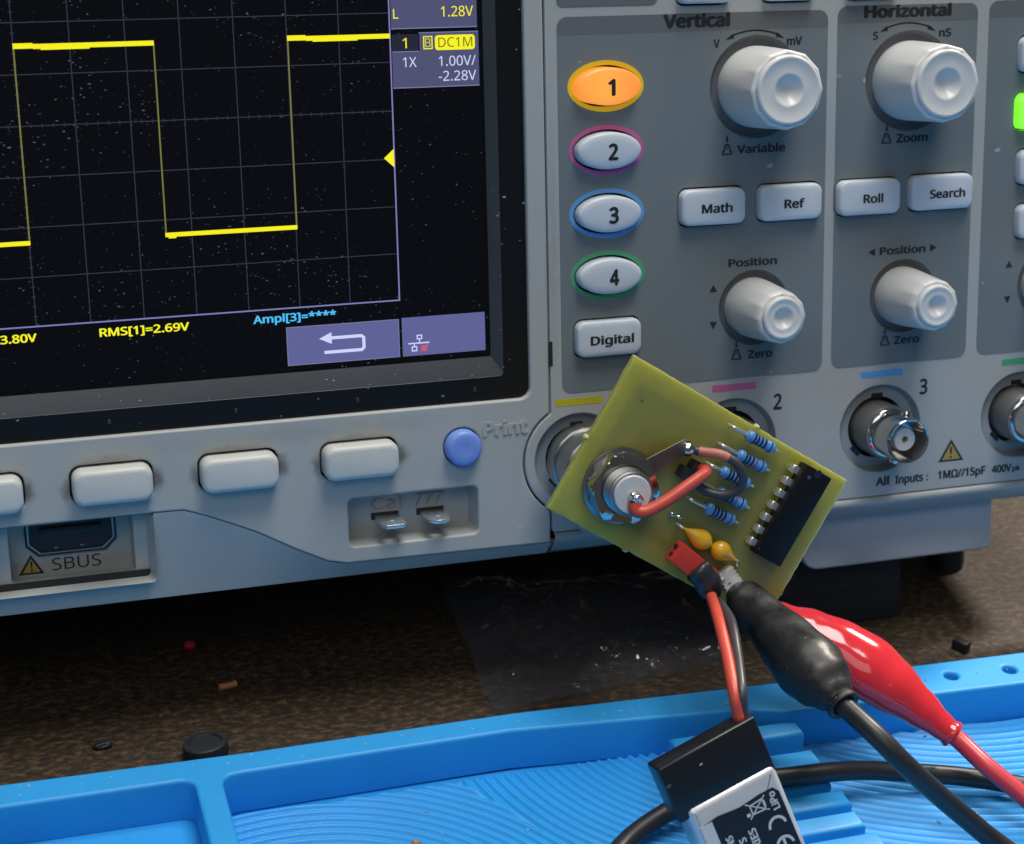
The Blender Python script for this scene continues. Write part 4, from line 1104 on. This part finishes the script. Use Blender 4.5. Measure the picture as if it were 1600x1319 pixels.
# ------------------------------------------------------------------ black cable lying across the mat
lp = tube('loose_cable', [(6, -92, 3.6), (15, -78, 3.8), (23.8, -69.2, 4.2), (30.2, -65.3, 5.0), (37.3, -63.0, 6.2), (48, -61.8, 8.2), (60.6, -62.2, 8.2), (68.5, -62.4, 8.0), (75.4, -62.2, 7.0), (82.0, -62.9, 6.0), (94.2, -66.0, 5.0), (105.1, -71.2, 4.5), (130, -84, 3.6), (165, -96, 3.4)], 1.85, 'cable_black', None, 18, 12)
tag(lp, 'thick black cable lying in a loop across the blue mat behind the battery', 'cable')

# ------------------------------------------------------------------ clear plastic bag on the desk
def bag():
    nx, ny = 90, 70
    c00, c10, c11, c01 = Vector((15.4, -18.4)), Vector((74.5, -10.5)), Vector((83, 24)), Vector((19, 36))
    V = []
    for layer in (0, 1):
        for j in range(ny + 1):
            for i in range(nx + 1):
                u, v = i / nx, j / ny
                p = (c00 * (1 - u) + c10 * u) * (1 - v) + (c01 * (1 - u) + c11 * u) * v
                q = Vector((p.x * 0.055, p.y * 0.055, layer * 3.3))
                edge_ = min(1.0, min(u, 1 - u, v, 1 - v) * 6)
                h = 0.0
                for o_, (f, a) in enumerate(((1, 1.8), (2.1, 1.3), (4.6, 0.85), (9.5, 0.38))):
                    h += a * (1 - abs(noise.noise(q * f + Vector((o_ * 5.2, 1.7, 0)))) * 2.2)
                h = max(0.05, h)
                jx = noise.noise(Vector((u * 5, v * 5, 4.4))) * 1.6
                z = 0.15 + (0.35 + 0.65 * edge_) * (h * 0.85 if layer else h * 0.06) + (0.25 if layer else 0)
                V.append((p.x + jx, p.y + jx * 0.8, z))
    n1 = (nx + 1) * (ny + 1)
    F = []
    for l in (0, 1):
        for j in range(ny):
            for i in range(nx):
                a = l * n1 + j * (nx + 1) + i
                F.append((a, a + 1, a + nx + 2, a + nx + 1))
    return raw('plastic_bag', V, F, 'film', None, 60)
tag(bag(), 'crumpled clear plastic bag lying on the desk under the oscilloscope', 'plastic bag')

# ------------------------------------------------------------------ bits on the desk and the mat
disc = lathe('rubber_disc', [(4.2, 0), (4.35, 0.4), (4.35, 2.6), (4.1, 2.9), (3.3, 2.9), (3.1, 2.5), (0.1, 2.4)], 'foot', None, (0, 0, 0), 40)
disc.matrix_world = Matrix.Translation((-0.0425, -0.0188, 0.0009)) @ Matrix.Rotation(math.radians(-9), 4, 'X') @ Matrix.Rotation(math.radians(-5), 4, 'Y')
tag(disc, 'small black rubber disc on the desk at the edge of the mat', 'rubber disc')
X['red_bit'] = mat('red_scrap', (0.55, 0.03, 0.06), 0.4)
X['copper'] = mat('copper_scrap', (0.55, 0.22, 0.10), 0.4, 0.2)
tag(blob('plastic_scrap', (-40.1, 21.1, 1.0), 1.3, 'red_bit', None, 9, (1, .8, .8)), 'tiny red scrap on the dark desk below the screen', 'scrap')
cs = tube('wire_offcut', [(-36.6, 4.0, 0.8), (-34.6, 4.25, 0.8), (-32.9, 4.5, 0.9)], 0.75, 'copper', None, 10, 4)
tag(cs, 'short orange wire offcut lying on the dark desk', 'wire offcut')
tag(blob('debris', (-61.5, -10.3, 0.5), 1.1, 'ink', None, 4, (1.4, .7, .6), amp=0.9), 'small black crumb on the desk left of the rubber disc', 'crumb')
tag(box('plastic_offcut', (122.6, -18.4, 1.3), (2.2, 3.6, 2.4), 'black_plastic', None, 0.2, 2, Matrix.Rotation(0.5, 4, 'Z')), 'small black plastic offcut on the desk behind the red clip', 'plastic offcut')
X['grit'] = mat('grit', (0.36, 0.25, 0.14), 0.6)
tag(blob('grit_crumb', (-10.6, -56.1, 1.9), 0.75, 'grit', None, 3), 'tiny tan crumb on the ridged blue mat', 'crumb')
def specks():
    bm = bmesh.new()
    rnd = random.Random(11)
    for k in range(260):
        if k % 3: x, y, z = rnd.uniform(-42, 125), rnd.uniform(-95, -42), 1.75
        else: x, y, z = rnd.uniform(-80, 130), rnd.uniform(-37.2, -33.0), 10.05
        if z > 5 and x > 10: y -= (x - 10) * 0.055
        if z < 5 and 40 < x < 72: continue
        r = rnd.uniform(0.08, 0.26) * rnd.uniform(0.5, 1)
        m_ = Matrix.Translation((x, y, z)) @ Matrix.Rotation(rnd.uniform(0, 6), 4, 'Z') @ Matrix.Diagonal((r * rnd.uniform(1, 2.4), r, r * 0.7, 1))
        bmesh.ops.create_icosphere(bm, subdivisions=1, radius=1, matrix=m_)
    o = from_bm('dust', bm, 'dustm', None, 180)
    o['kind'] = 'stuff'
    tag(o, 'fine pale dust specks scattered over the blue mat', 'dust')
X['dustm'] = mat('dust_speck', (0.42, 0.46, 0.52), 0.7, var=0.6, vscale=400)
specks()
